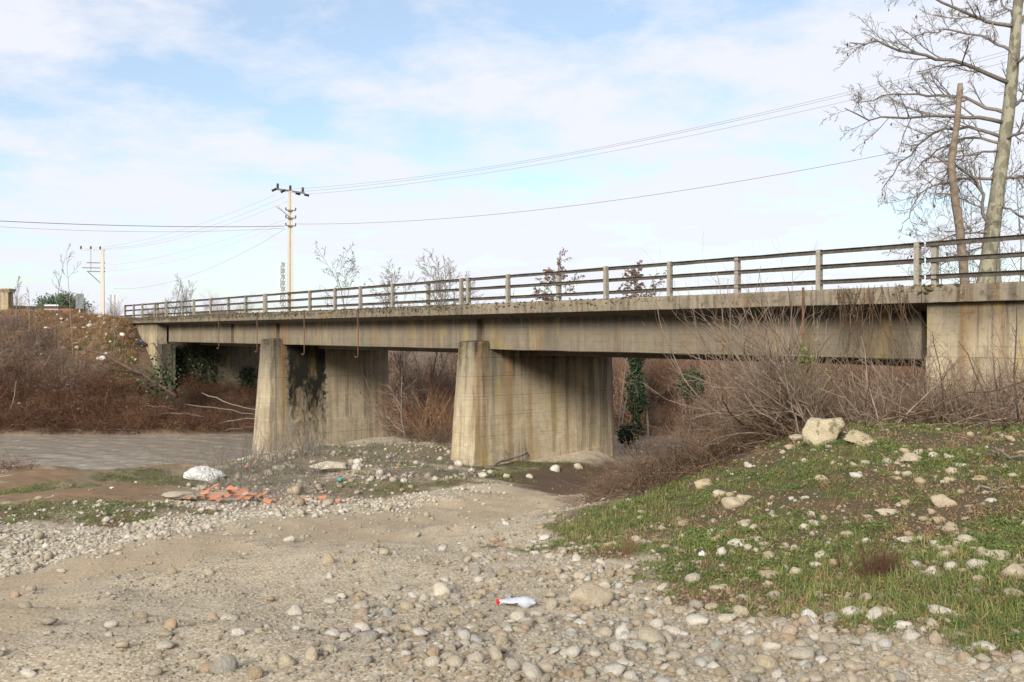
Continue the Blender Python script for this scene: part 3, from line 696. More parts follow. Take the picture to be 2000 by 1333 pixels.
SPOT = [(1272,1258,58,15),(1318,1240,42,16),(1362,1222,44,15),(845,1303,36,4),(860,1162,42,1),(890,1170,26,2),(965,1155,34,3),(1150,1262,36,5),(1290,1280,30,6),(1335,1268,34,7),(1215,1303,30,15),(1560,1290,62,8),(1420,1215,40,15),
        (1580,1218,44,1),(1625,1222,44,9),(1665,1205,42,15),(1705,1212,52,16),(1680,1240,30,3),(1760,1230,40,16),(1480,1260,44,10),(1540,1255,38,11),(1610,1255,28,15),(1700,1260,46,17),(1620,1240,28,15),(1815,1285,30,12),(1990,1290,34,0),(1925,1272,40,16),(1680,1315,44,5),(1500,1310,50,12),
        (1380,1300,48,9),(1200,1320,46,10),(1120,1320,40,2),(1060,1312,40,3),(1000,1310,36,1),(930,1295,38,4),(890,1300,38,6),(980,1255,30,7),(820,1245,40,8),(790,1270,36,9),(720,1255,44,10),(700,1230,44,11),(995,1222,30,15),(1025,1218,32,2),(1060,1220,30,12),(1115,1212,28,15),(1165,1218,26,15),(1350,1140,38,3),(1400,1155,30,15),(1510,1170,34,9),
        (325,1245,28,15),(335,1226,36,4),(415,1212,30,1),(380,1290,28,0),(440,1312,60,4),(410,1312,40,6),(120,1120,20,17),(295,1102,14,17),(335,1122,24,1),(275,1132,16,2),(30,1170,26,4),(50,1188,28,6),(95,1225,36,8),(215,1225,30,3),(240,1268,34,2),(280,1208,24,12),(640,1100,30,1),(565,1060,26,17),(700,1178,30,5),(610,1290,44,6),(560,1300,40,0),(500,1325,44,4),
        (1935,985,22,15),(1840,1205,52,15),(1870,1210,26,16),(1850,1222,26,0),(1800,1216,28,3),(1985,1245,20,0)]
for px, py, w, k in SPOT: lay(px, py, w, k)
V, F = stone_shape(3, 377, .2, 5); lay(1152, 1182, 84, mesh=mesh_np('stone', V, [F], True, None, [stone_mat('tan_rock', False, [(0, (.40, .325, .225)), (1, (.40, .325, .225))], 0, .3, .04, 5)])).rotation_euler = (.05, -.12, .2)
n = 0
while n < 215:
    d = math.exp(rg.uniform(math.log(4.4), math.log(11))); px = rg.uniform(640, 2000) if rg.random() < .93 else rg.uniform(0, 640)
    py = 650+FPX*(EYE-float(H(np.array([(px-1000)*d/FPX]), np.array([d]))[0]))/d
    mm = masks(np.array([(px-1000)*d/FPX]), np.array([d]))
    if py > 1345 or mm['green'][0] > .5 or rg.random() < .9*mm['track'][0]+.4*mm['road'][0]: continue
    lay(px, py, min(rg.uniform(13, 24)*(1.6 if py > 1180 else 1.0), 42), None if rg.random() < .75 else int(rg.integers(14, 18))); n += 1
# ------------------------------------------------------------------ stones on the grassy slope (each a thing)
def boulder(px, py, wpx, asp, seed, label, mat=MAT_BOULDER, rise=.5, cuts=8, group=None, name='boulder', rot=0.0, sub=4, cat='boulder', fine=.10, dep=.8):
    V, F = stone_shape(sub, seed, rough=.3, cuts=cuts, fine=fine); V = V/np.abs(V).max(0)*[1, dep, 1]
    me = mesh_np(name, V, [F], True, None, [mat]); g = ground([px], [py])[0]; s_ = wpx*g[1]/FPX/2
    o = obj(name, me); o.location = (g[0], g[1]+s_*.3, g[2]+s_*asp*rise); o.scale = (s_, s_, s_*asp); o.rotation_euler = (0, rot, rng.uniform(-.25, .25))
    tag(o, label, cat, group); return o
boulder(1611, 866, 80, .98, 517, 'largest pale limestone boulder perched on the crest of the grassy mound', rise=.55, cuts=14, rot=.25, dep=.9)
boulder(1684, 872, 66, .55, 502, 'second pale boulder half sunk in grass just beside the largest one', rise=.5)
boulder(1558, 862, 34, .5, 503, 'small tan rock under the dead canes beside the largest boulder', MAT_FIELD, .4)
FS = [(1545,878,24,.55,'buried grey brown rock on the mound rim below the dead canes'),(1590,874,16,.9,'chalky upright stone chip in front of the largest boulder'),(1845,990,46,.8,'round pale boulder lying in the middle of the grassy slope'),
      (1437,992,58,.5,'long tan rock slanting down the mound face'),(1455,978,34,.5,'tan rock resting on the upper end of the long tan rock'),(1405,968,30,.5,'chalky split stone chip on the mound shoulder'),(1378,954,44,.55,'smooth olive rock at the edge of the bramble'),
      (1457,1028,24,.8,'grey slanted stone below the long tan rock'),(1440,1070,36,.5,'orange brown stone low on the grassy slope'),(1606,942,24,.7,'white angular stone on the upper slope below the boulders'),(1572,1035,22,.8,'white stone chip beside a buried brown rock'),(1588,1026,26,.5,'flat brown rock beside a white stone chip'),
      (1655,1048,28,.55,'pale flat stone in grass left of the dry brown bush'),(1735,1005,50,.35,'flat whitish slab in the grass above the dry brown bush'),(1780,905,58,.4,'weathered brown rock slab near the top of the slope'),(1825,895,24,.7,'square cream stone chunk on the upper right slope'),
      (1855,898,18,.8,'small white stone next to the square cream chunk'),(1880,912,24,.5,'dull flat stone right of the cream chunk'),(1918,938,26,.5,'rounded cream stone on the right of the upper slope'),(1800,943,20,.4,'thin white flake lying on dark soil'),
      (1862,942,20,.4,'curved white shard on dark soil at the upper right'),(1770,988,20,.8,'brown pointed stone above the flat whitish slab'),(1820,1006,18,.9,'small brown round stone below the round pale boulder'),(1835,1022,28,.5,'pale flat stone under the round pale boulder'),
      (1860,1040,34,.5,'mossy tan stone low right of the round boulder'),(1775,1060,44,.4,'long pale slab with a red scrap beside it'),(1875,1072,30,.55,'white topped stone in the stony patch of the slope'),(1852,1092,40,.4,'long white cobble in the stony patch of the slope'),
      (1830,1105,18,.8,'upright white chip below the long white cobble'),(1795,1115,50,.22,'bone like white stick of stone by the dry bush'),(1955,1093,52,.45,'knobbly pale driftstone at the right edge of slope'),(1915,1115,48,.7,'cracked white rock at the bottom of the stony patch'),
      (1982,1130,46,.9,'big round tan boulder at the right edge of the picture'),(1510,1130,52,.4,'long grey cobble lying at the foot of slope'),(1500,1150,22,.8,'tan knob of stone beneath the long grey cobble'),(1425,1155,22,.6,'white flint chip at the slope foot'),(1330,1112,24,.6,'white cobble at the left foot of the slope'),
      (1363,1105,30,.3,'thin grey slate shard leaning at the slope foot'),(1210,1128,22,.7,'rounded cream cobble at the left tip of grass'),(1230,1126,18,.6,'ochre cobble beside the rounded cream cobble'),(1330,1078,20,.4,'white flat stone on the lower left slope'),(1300,1072,18,.6,'small yellowish stone on the lower left slope'),
      (1327,1018,13,.8,'bright white chip on brown soil of the left slope'),(1416,1040,16,.6,'white pebble between the grey slanted stone and grass'),(1545,978,14,.7,'tiny white stone under a brown burrow in grass'),(1600,1098,14,.8,'pebble of grey flint among the short grass')]
for i, (px, py, w, a, lb) in enumerate(FS): boulder(px, py, w*1.05, a, 520+i, lb, MAT_FIELD, .2, 10, name='slope_stone', sub=3, cat='stone', fine=.05)
X, Y = field(14500, 4, 13, 1050, 3000, rg); m = masks(X, Y)
keep = (m['green'] > .35) & (rg.random(len(X)) < .22+.2*wob(X, Y, .9, 21)); size = np.clip(.018*np.exp(rg.normal(0, .65, len(X)))*(1+.5*(X/Y > .42)), .006, .075)
put_field('slope_gravel', keep, X, Y, size, stones_src('slope_pebble', 1, 6, MAT_FIELD, 90), rg, 'small pale pebbles scattered through the grass of the mound', .2)
# named rocks on the debris heap
boulder(638, 922, 78, .32, 580, 'flat tan rock slab lying on top of the rubble heap', MAT_FIELD, .6, 10, name='rock_slab', cat='rock', sub=4)
boulder(544, 922, 28, .55, 581, 'dull grey brown rock left of the flat tan slab', MAT_FIELD, .4, name='rock', cat='rock', sub=3)
for i, (px, py, w, lb) in enumerate([(694,918,18,'cream block of stone right of the flat tan slab'),(698,908,16,'upper cream block behind another on the rubble heap'),(676,918,18,'dusty grey block touching the cream blocks'),(788,944,14,'white round stone in grass beside the rubble heap'),(725,938,10,'white chip in front of the rubble heap'),(752,938,14,'long white chip on the near rim of heap'),(944,935,18,'white broken stone in a small pile by the pale pier'),(958,928,12,'topmost white stone of the small pile by the pier'),(990,937,14,'orange tinted stone at grass edge near the pale pier'),(1035,935,14,'white loaf shaped stone on the track verge'),(895,912,18,'pink brown rock at the nose of the pale pier'),(1130,918,18,'reddish rock beside the track beneath the bridge'),(1085,921,20,'tan flat rock in grass below the pale pier'),(574,967,26,'tan block lying among orange tile pieces')]):
    boulder(px, py, w*1.15, .75, 600+i, lb, MAT_PALE if 'white' in lb or 'cream' in lb else MAT_FIELD, .45, 8, name='rock', cat='rock', sub=2, fine=0)
boulder(350, 978, 78, .28, 630, 'broken slab of old concrete lying flat at the gravel edge', stone_mat('old_concrete', False, [(0, (.42, .37, .28)), (1, (.42, .37, .28))], .1, .5, .05, 6), .5, 12, name='concrete_slab', cat='slab', sub=4)
boulder(394, 940, 88, .40, 631, 'heap of crumbly white plaster dumped on the grass by the water', stone_mat('white_plaster', False, [(0, (.52, .52, .50)), (1, (.52, .52, .50))], 0, .12, .05, 8), .36, 9, name='plaster_heap', cat='heap', sub=5, fine=.16)

X, Y = rg.uniform(-34, -23.5, 420), rg.uniform(54.5, 62.5, 420)
put_field('bank_rubble', np.ones(420, bool), X, Y, np.clip(.07*np.exp(rg.normal(0, .6, 420)), .03, .3), stones_src('bank_chunk', 1, 5, MAT_PALE, 860, cuts=9), rg, 'pale rubble and mortar lumps strewn over the left embankment', .05)
# ------------------------------------------------------------------ plant materials
def leaf_mat(name, *st, rough=.7, var=.25):
    M = NT(name); r = M.rnd(); n = M.noise(M.coord('Object'), 14, 2, .5)
    c = M.mix(M.math('MULTIPLY', n, var), M.ramp(r, *st), tuple(min(1, x*1.9) for x in st[-1][1]))
    M.b.inputs['Specular IOR Level'].default_value = .3
    return M.done(c, rough)
MAT_GRASS = leaf_mat('short_grass', (0, (.042, .075, .013)), (.35, (.075, .122, .02)), (.6, (.115, .155, .026)), (.8, (.15, .145, .04)), (1, (.20, .155, .075)))
MAT_WEED = leaf_mat('leafy_weed', (0, (.032, .06, .015)), (.5, (.058, .09, .02)), (1, (.11, .135, .03)))
MAT_DRY = leaf_mat('dry_grass', (0, (.22, .14, .06)), (.5, (.30, .20, .10)), (1, (.20, .10, .05)))
MAT_LITTER = leaf_mat('dead_leaf', (0, (.16, .09, .05)), (.5, (.24, .15, .09)), (1, (.11, .065, .045)))
MAT_IVY = leaf_mat('ivy_leaf', (0, (.011, .022, .009)), (.5, (.018, .034, .012)), (1, (.032, .052, .018)), rough=.55)
MAT_PINE = leaf_mat('pine_needle', (0, (.04, .065, .03)), (1, (.065, .095, .045)))
MAT_RUSTLEAF = leaf_mat('withered_leaf', (0, (.12, .065, .045)), (.5, (.165, .095, .07)), (1, (.10, .06, .048)))
def bark_mat(name, a, b, sc=8, rnd=True):
    M = NT(name); co = M.coord('Object'); n = M.noise(co, sc, 5, .65)
    c = M.mix(M.ramp(n, (.35, 0), (.65, 1)), a, b)
    if rnd: c = M.mix(M.math('MULTIPLY', M.rnd(), .45), c, tuple(x*.55 for x in a))
    return M.done(c, .9)
MAT_TWIG = bark_mat('grey_twig', (.13, .11, .09), (.21, .185, .155))
MAT_CANE = bark_mat('pinkish_cane', (.14, .10, .07), (.30, .23, .17), 5)
MAT_BRAMBLE = bark_mat('brown_bramble', (.075, .046, .028), (.175, .115, .072), 5)
MAT_REDBRAMBLE = bark_mat('reddish_bramble', (.075, .036, .020), (.16, .082, .046), 5)
MAT_THICKET = bark_mat('orange_brown_twig', (.18, .095, .048), (.30, .175, .10), 4)
MAT_THICKET2 = bark_mat('grey_brown_twig', (.15, .105, .08), (.26, .19, .15), 4)
MAT_DARKSTEM = bark_mat('dark_dead_stem', (.055, .035, .028), (.11, .07, .05), 7)
M = NT('plane_bark'); co = M.coord('Object', (1, 1, .55)); v = M.n('ShaderNodeTexVoronoi'); M.put(co, v.inputs['Vector']); v.inputs['Scale'].default_value = 7.5
sc_ = M.n('ShaderNodeSeparateColor'); M.put(v.outputs['Color'], sc_.inputs[0]); nn_ = M.noise(co, 5, 5, .7)
M.bump(nn_, .02, .5)
MAT_PLANE = M.done(M.mix(M.ramp(M.math('ADD', M.math('MULTIPLY', sc_.outputs[0], .5), M.math('MULTIPLY', nn_, .55)), (.38, 0), (.62, 1)), (.12, .11, .075), (.225, .21, .15)), .85)
MAT_SNAG = bark_mat('snag_bark', (.10, .075, .052), (.20, .155, .115), 6, False)
# ------------------------------------------------------------------ plant shapes
def blades(n, h, spread, width, rg, lean=.5, segs=3):
    a = rg.uniform(0, 2*PI, n); r = spread*np.sqrt(rg.random(n)); B = np.stack([r*np.cos(a), r*np.sin(a), np.full(n, -.01)], -1)
    L = h*rg.uniform(.5, 1.2, n); az = rg.uniform(0, 2*PI, n); ln = np.abs(rg.normal(lean, lean*.5, n))
    V = []; side = np.stack([-np.sin(az), np.cos(az), 0*az], -1)
    for i in range(segs+1):
        t = i/segs; th = ln*t*1.3
        p = B + np.stack([np.cos(az)*np.sin(th)*L*t, np.sin(az)*np.sin(th)*L*t, np.cos(th)*L*t], -1)
        w = width*(1-t)**.6*rg.uniform(.8, 1.2, n); V += [p-side*w[:, None], p+side*w[:, None]]
    V = np.stack(V, 1).reshape(-1, 3); k = np.arange(n)[:, None, None]*(2*segs+2); i = np.arange(segs)[None, :, None]*2
    q = (k+i+np.array([0, 1, 3, 2])[None, None]).reshape(-1, 4); return V, [q]
def leaves(Pt, Dr, size, rg, aspect=.5, droop=0.0):
    """diamond leaves at points, folded along the midrib"""
    n = len(Pt); d = nrm(Dr+np.array([0, 0, -droop])); s_ = nrm(np.cross(d, rg.normal(size=(n, 3)))); u = np.cross(s_, d)
    L = (size*rg.uniform(.6, 1.3, n))[:, None]
    V = np.stack([Pt, Pt+d*L*.5+s_*L*aspect*.5+u*L*.1, Pt+d*L, Pt+d*L*.5-s_*L*aspect*.5+u*L*.1], 1).reshape(-1, 3)
    k = np.arange(n)[:, None]*4; return V, [np.concatenate([k+np.array([0, 1, 2]), k+np.array([0, 2, 3])])]
def stems(n, h, spread, lean, rg, N=6, wig=.12, grav=-.02, r=.008, az=None, azs=.6):
    a = rg.uniform(0, 2*PI, n); q = spread*np.sqrt(rg.random(n)); p = np.stack([q*np.cos(a), q*np.sin(a), np.full(n, -.05)], -1)
    aa = rg.uniform(0, 2*PI, n) if az is None else rg.normal(az, azs, n); ln = np.radians(np.abs(rg.normal(lean, lean*.45, n)))
    d = np.stack([np.cos(aa)*np.sin(ln), np.sin(aa)*np.sin(ln), np.cos(ln)], -1); L = h*rg.uniform(.45, 1.15, n); o = [p]
    for i in range(N-1):
        d = nrm(d+rg.normal(0, wig, (n, 3))+np.array([0, 0, grav])); p = p+d*(L/(N-1))[:, None]; o.append(p)
    return np.stack(o, 1), r*rg.uniform(.6, 1.3, n)[:, None]*np.linspace(1, .35, N)[None]
def merge(parts):
    m = MB(); [m.add(V, F) for V, F in parts]; return np.vstack(m.V), m.F
def bush_src(name, mat, seed, n=16, h=1.0, spread=.3, lean=40, wig=.16, grav=-.1, r=.006, k=5, sub=.45, ang=40, lv=2, leaf=0, leafmat=None, lsize=.05, up=0.0):
    rg = np.random.default_rng(seed); Pp, R = stems(n, h, spread, lean, rg, 6, wig, grav, r)
    prt = [tubes(Pp, R, 3, False)]; Q, RQ = Pp, R
    for l in range(lv-1):
        Q, RQ = spawn(Q, RQ, k, (.2, .95), ang, sub, 4, wig*1.3, up, rg, .6, .4); prt.append(tubes(Q, RQ, 3, False))
    V, F = merge(prt); fm = [np.zeros(sum(len(f) for f in F), int)]; mats = [mat]
    if leaf:
        i = rg.integers(0, len(Q), leaf); j = rg.integers(1, Q.shape[1], leaf); LV, LF = leaves(Q[i, j], nrm(rg.normal(size=(leaf, 3))), lsize, rg)
        V, F2 = merge([(V, F), (LV, LF)]); fm.append(np.ones(sum(len(f) for f in LF), int)); F = F2; mats.append(leafmat)
    return source(name, mesh_np(name, V, F, False, None, mats, np.concatenate(fm)))
def tuft_src(name, mat, seed, n, h, sp, w, lean=.6):
    V, F = blades(n, h, sp, w, np.random.default_rng(seed), lean); return source(name, mesh_np(name, V, F, False, None, [mat]))
def weed_src(name, mat, seed, n, size, sp, hgt=.03):
    rg = np.random.default_rng(seed); p = np.stack([rg.normal(0, sp, n), rg.normal(0, sp, n), rg.uniform(0, hgt, n)], -1); d = nrm(p*[1, 1, .3]+rg.normal(0, .3*sp, (n, 3))+np.array([0, 0, .004]))
    V, F = leaves(p, d, size, rg, .65, -.25); return source(name, mesh_np(name, V, F, False, None, [mat]))
def put_plants(name, X, Y, sc, srcs, label, rg, tilt=.12, dz=0.0, zs=(.8, 1.2)):
    n = len(X); s_ = np.broadcast_to(sc, (n,)); S = np.stack([s_, s_, s_*rg.uniform(*zs, n)], -1)
    return scatter(name, np.stack([X, Y, H(X, Y)+dz], -1), slope_rot(X, Y, rg, tilt), S, rg.integers(0, len(srcs), n), srcs, label)
rg = np.random.default_rng(21)
# ------------------------------------------------------------------ grass and weeds
X, Y = field(195000, 3.4, 42, -300, 3000, rg); m = masks(X, Y)
patch = wob(X, Y, .9, 31)+.6*wob(X, Y, .35, 32)
keep = (m['green'] > .3) & (rg.random(len(X)) < np.clip(.46+.5*patch, .05, 1)*m['green']) & (Y < 38)
g_src = [tuft_src('grass_tuft_%d' % i, MAT_GRASS, 40+i, 14, .075, .055, .0028, .75) for i in range(6)]
k1 = keep & (rg.random(len(X)) < .7)
put_plants('grass', X[k1], Y[k1], (.55+.030*np.clip(Y[k1], 4, 30))*rg.uniform(.5, 1.35, k1.sum()), g_src, 'short fresh grass growing over the mound and verges', rg)
w_src = [weed_src('weed_rosette_%d' % i, MAT_WEED, 50+i, 22, .021, .036) for i in range(5)]
k2 = keep & ~k1 & (patch > -.3)
put_plants('weeds', X[k2], Y[k2], (.7+.03*np.clip(Y[k2], 4, 30))*rg.uniform(.6, 1.4, k2.sum()), w_src, 'low leafy weeds between the grass blades', rg)
d_src = [weed_src('leaf_litter_%d' % i, MAT_LITTER, 60+i, 8, .027, .06, .012) for i in range(4)]
k3 = (m['green'] > .3) & (patch < .25) & (rg.random(len(X)) < .26) & (Y < 24)
put_plants('leaf_litter', X[k3], Y[k3], rg.uniform(.5, 1.2, k3.sum()), d_src, 'brown dead leaves lying in the grass of the mound', rg)
st_src = [tuft_src('straw_tuft_%d' % i, MAT_DRY, 64+i, 9, .11, .06, .002, .9) for i in range(4)]
k4 = (m['green'] > .3) & (rg.random(len(X)) < .035) & (Y < 26)
put_plants('straw', X[k4], Y[k4], rg.uniform(.5, 1.5, k4.sum()), st_src, 'dead straw stalks among the grass', rg, .4)
# tall dark grass clump at the foot of the mound
gcl = [(1700,1155,.55),(1800,1140,.5),(1660,1120,.5),(1900,1180,.6),(1960,1225,.5),(1110,1045,.6),(1180,1035,.6),(1230,1015,.5),(1290,965,.5),(1750,1185,.6)]
XX, YY = [], []
for a, b, s_ in gcl:
    g = ground([a], [b])[0]; XX += list(g[0]+rg.normal(0, s_*.8, 160)); YY += list(g[1]+rg.normal(0, s_*.8, 160))
XX, YY = np.array(XX), np.array(YY); m_ = masks(XX, YY)['green'] > .4
put_plants('tall_grass', XX[m_], YY[m_], rg.uniform(.6, 1.3, m_.sum()), [tuft_src('tall_grass_%d' % i, MAT_GRASS, 70+i, 16, .10, .06, .003, .7) for i in range(4)], 'lush longer grass at the foot of the mound', rg)
# ------------------------------------------------------------------ brambles on the mound's far side
def region(n, poly, rg, jit=0):
    p = np.array(poly); lo, hi = p.min(0), p.max(0); x = rg.uniform(lo[0], hi[0], n*4); y = rg.uniform(lo[1], hi[1], n*4); k = poly_sd(x, y, poly) < 0; return x[k][:n], y[k][:n]
PXY = lambda L: [((px-1000)*d/FPX, d) for px, d in L]
b_src = [bush_src('bramble_%d' % i, MAT_BRAMBLE, 80+i, 17, 1.0, .35, 60, .24, -.13, .0085, 4, .5, 55, 2, 26, MAT_LITTER, .035) for i in range(5)]
x, y = region(560, PXY([(1185,13.5),(1290,12.2),(1400,12.8),(1560,12.6),(1640,14),(1640,19),(1470,22),(1350,18),(1230,16),(1150,15)]), rg)
put_plants('bramble_thicket', x, y, rg.uniform(.55, 1.05, len(x))*np.where((x/y < .22) & (y > 14.5), .55, 1.0), b_src, 'tangled brown bramble on the shaded side of the grassy mound', rg, .25)
l_src = [bush_src('green_bramble_%d' % i, MAT_BRAMBLE, 90+i, 10, .8, .3, 55, .2, -.13, .006, 3, .45, 50, 2, 60, MAT_WEED, .06) for i in range(2)]
x, y = region(26, PXY([(1180,13.5),(1280,12.2),(1450,13),(1560,13),(1400,18),(1250,19)]), rg)
put_plants('leafy_bramble', x, y, rg.uniform(.5, .9, len(x)), l_src, 'bramble shoots still holding green leaves beside the mound', rg, .2)
# dead cane heap in front of the right abutment
c_src = [bush_src('dead_cane_%d' % i, MAT_CANE, 100+i, 13, 1.5, .4, 74, .06, -.04, .011, 2, .3, 45, 2) for i in range(5)]
x, y = region(150, PXY([(1650,12.6),(1800,12.4),(2150,12.2),(2350,13),(2300,16),(2000,17.0),(1850,17.5),(1700,17)]), rg)
put_plants('dead_cane_heap', x, y, rg.uniform(.55, 1.0, len(x)), c_src, 'heap of broken dead canes piled against the right abutment', rg, .3)
x, y = region(120, PXY([(1640,12.8),(1800,12.4),(2150,12.2),(2350,13),(2300,16),(2000,17.0),(1850,17.5),(1700,17)]), rg)
put_plants('dark_bramble', x, y, rg.uniform(.6, 1.1, len(x)), b_src, 'dark bramble growing through the dead cane heap', rg, .3)
# under the bridge beside the track and round the pier feet
x, y = region(110, PXY([(1010,32),(1180,33.5),(1200,37.5),(1330,36),(1340,30),(1230,25.5),(1195,27),(1100,33)]), rg)
put_plants('driftwood_bramble', x, y, rg.uniform(.2, .42, len(x)), b_src, 'low twiggy drift and bramble beneath the first span', rg, .3)
x, y = region(70, PXY([(795,39),(880,36),(890,44),(795,47)]), rg)
put_plants('pier_bramble', x, y, rg.uniform(.8, 1.6, len(x)), b_src, 'dark bramble between the two piers', rg, .3)
# ------------------------------------------------------------------ left river bank
r_src = [bush_src('red_bramble_%d' % i, MAT_REDBRAMBLE, 110+i, 26, 1.1, .5, 58, .2, -.12, .010, 5, .45, 45, 2, 30, MAT_RUSTLEAF, .07) for i in range(5)]
x, y = region(560, [(-35, 52.9), (-36, 57.6), (-33, 57.4), (-25, 57.2), (-21.5, 57.0), (-19.5, 55.0), (-17.5, 53.2)], rg)
put_plants('red_bramble_thicket', x, y, rg.uniform(.7, 1.5, len(x)), r_src, 'dark reddish bramble covering the lower left river bank', rg, .25)
t_src = [bush_src('tan_bramble_%d' % i, MAT_THICKET2, 120+i, 22, 1.1, .4, 45, .18, -.08, .009, 5, .45, 45, 2, 20, MAT_DRY, .06) for i in range(4)]
x, y = region(330, [(-37, 56.0), (-38, 61.5), (-34, 61.5), (-30, 60), (-28, 58.6), (-25, 58), (-26, 56.0)], rg)
put_plants('brown_bank_scrub', x, y, rg.uniform(.6, 1.5, len(x)), t_src, 'brown leafless scrub on the upper left bank', rg, .25)
dg_src = [tuft_src('dry_tuft_%d' % i, MAT_DRY, 130+i, 26, .38, .22, .008, .9) for i in range(4)]
x, y = region(4500, [(-37, 54), (-39, 63), (-36, 63.5), (-26, 63), (-24.5, 60), (-23.8, 58), (-19, 54.5), (-17, 53.2)], rg)
put_plants('bank_dry_grass', x, y, rg.uniform(.5, 1.2, len(x)), dg_src, 'withered tan grass over the left embankment', rg, .3)
gx_, gy_ = [], []
for px, d, n in ((230,58.5,40),(250,57.6,45),(215,59.6,30),(155,59.8,30),(270,56.5,40),(150,57,30),(245,55.8,40),(60,57.5,15),(290,55.5,30),(395,54,20),(230,60.6,40)):
    q = at(px, d); gx_ += list(q[0]+rg.normal(0, .9, n)); gy_ += list(q[1]+rg.normal(0, .6, n))
put_plants('bank_green_patch', np.array(gx_), np.array(gy_), rg.uniform(.5, 1.2, len(gx_)), [bush_src('bank_weed_%d' % i, MAT_BRAMBLE, 140+i, 8, .3, .15, 50, .1, -.1, .004, 3, .4, 40, 2, 45, MAT_WEED, .09) for i in range(3)], 'green creeping weeds between the bank scrub', rg, .2)
x, y = region(45, PXY([(-250,33.5),(20,33.4),(62,35.5),(40,37.6),(-250,37.5)]), rg)
put_plants('shore_bramble', x, y, rg.uniform(.5, 1.0, len(x)), r_src, 'reddish bramble clump on the near shore at the left', rg, .2)
# sparse winter weeds on the debris heap
X, Y = field(5000, 20, 38, 380, 1060, rg); m = masks(X, Y); k = (m['debris'] > .3) & (rg.random(len(X)) < .10+.10*wob(X, Y, 1, 41))
put_plants('heap_twigs', X[k], Y[k], rg.uniform(.4, 1.0, k.sum()), [bush_src('heap_twig_%d' % i, MAT_TWIG, 150+i, 9, .8, .25, 55, .15, -.1, .006, 3, .4, 40, 2) for i in range(3)], 'dry twigs and weed stalks strewn over the rubble heap', rg, .3)
g = ground([470, 505, 530], [935, 920, 905])
x = np.concatenate([q[0]+rg.normal(0, .8, 12) for q in g]); y = np.concatenate([q[1]+rg.normal(0, .8, 12) for q in g])
put_plants('shore_stalks', x, y, rg.uniform(.8, 1.5, len(x)), [bush_src('shore_stalk_%d' % i, MAT_TWIG, 160+i, 6, 1.2, .3, 18, .07, -.01, .007, 3, .35, 35, 2) for i in range(3)], 'thin bare weed stalks standing at the near water edge', rg, .1)
# ------------------------------------------------------------------ thicket beyond the bridge
th_src = [bush_src('thicket_shrub_%d' % i, MAT_THICKET if i % 2 else MAT_THICKET2, 170+i, 20, 3.4, .7, 24, .10, -.02, .022, 7, .42, 35, 3, 90, MAT_RUSTLEAF, .12, up=.03) for i in range(6)]
def thick(name, poly, n, s0, s1, label, srcs=th_src):
    x, y = region(n, poly, rg); put_plants(name, x, y, rg.uniform(s0, s1, len(x)), srcs, label, rg, .1)
thick('willow_thicket', [(4, 53.5), (9, 51.5), (20, 51), (34, 44), (46, 46), (50, 66), (8, 66), (3, 58)], 300, .75, 1.3, 'dense orange brown willow thicket across the river behind the first span')
thick('grey_thicket', PXY([(800, 42), (882, 41), (905, 50), (1100, 60), (1000, 66), (770, 66), (782, 54)]), 90, .7, 1.25, 'grey brown scrub filling the gap between the piers')
thick('far_thicket', [(-6, 70), (10, 68), (50, 68), (90, 90), (60, 110), (-6, 100)], 230, .8, 1.35, 'far belt of bare brown trees beyond the thicket')
thick('right_thicket', [(15, 35), (20, 33.5), (30, 42), (24, 47), (16, 42)], 40, .6, .95, 'brown scrub seen through the gap beside the right abutment')
thick('roadside_scrub', [(-48, 70), (-27, 66), (-18, 62), (-11, 58), (-9, 60), (-16, 68), (-25, 76), (-48, 78)], 60, .18, .42, 'bare low scrub along the far verge behind the railing')
x, y = region(170, PXY([(330, 56.5), (490, 61.5), (540, 58), (500, 53.2), (430, 53.2)]), rg)
q_ = ground(rg.uniform(335, 520, 130), rg.uniform(742, 800, 130)); x2, y2 = q_[:, 0], q_[:, 1]; x = np.r_[x, x2]; y = np.r_[y, y2]
put_plants('debris_bramble', x, y, rg.uniform(.5, 1.0, len(x)), r_src, 'dark flood debris and bramble under the left span', rg, .3)
x, y = region(130, [(4, 52.6), (10, 51.3), (22, 51.3), (24, 53.5), (5, 55.5)], rg)
put_plants('far_shore_bramble', x, y, rg.uniform(.6, 1.3, len(x)), r_src, 'reddish bramble along the far shore beyond the first span', rg, .3)
x, y = region(150, PXY([(1490,16),(1700,16),(1790,20),(1700,34),(1500,36),(1460,24)]), rg)
put_plants('bank_bramble', x, y, rg.uniform(.5, .95, len(x)), b_src, 'brown bramble carpeting the ground beneath the right end of the deck', rg, .25)
thick('left_far_scrub', [(-26, 80), (-9, 72), (-9, 100), (-30, 105)], 60, .4, .75, 'far low brown scrub behind the left half of the bridge')
# ------------------------------------------------------------------ trees
def path3(L, d, drift=0.0, rg=None, N=None):
    """points from sight lines at a given distance, so that each limb has its real length"""
    a = np.array(L, float); n = len(a); dd = d+np.linspace(0, drift, n)
    p = np.stack([(a[:, 0]-1000)*dd/FPX, dd, EYE-(a[:, 1]-650)*dd/FPX], -1)
    if N:
        s_ = np.r_[0, np.cumsum(np.linalg.norm(np.diff(p, axis=0), axis=1))]; t = np.linspace(0, s_[-1], N)
        q = np.stack([np.interp(t, s_, p[:, i]) for i in range(3)], -1)
        q[1:-1] = (q[:-2]+2*q[1:-1]+q[2:])/4; return q
    return p
def twigs(Pp, R, rg, spec, sides=3):
    """spec list of (k, ang, ratio, N, wig, up)"""
    o = []; Q, RQ = Pp, R
    for k, ang, ratio, N, wig, up in spec:
        Q, RQ = spawn(Q, RQ, k, (.15, 1.0), ang, ratio, N, wig, up, rg, .55, .45); o.append(tubes(Q, np.maximum(RQ, .0065), sides, False))
    return o, Q
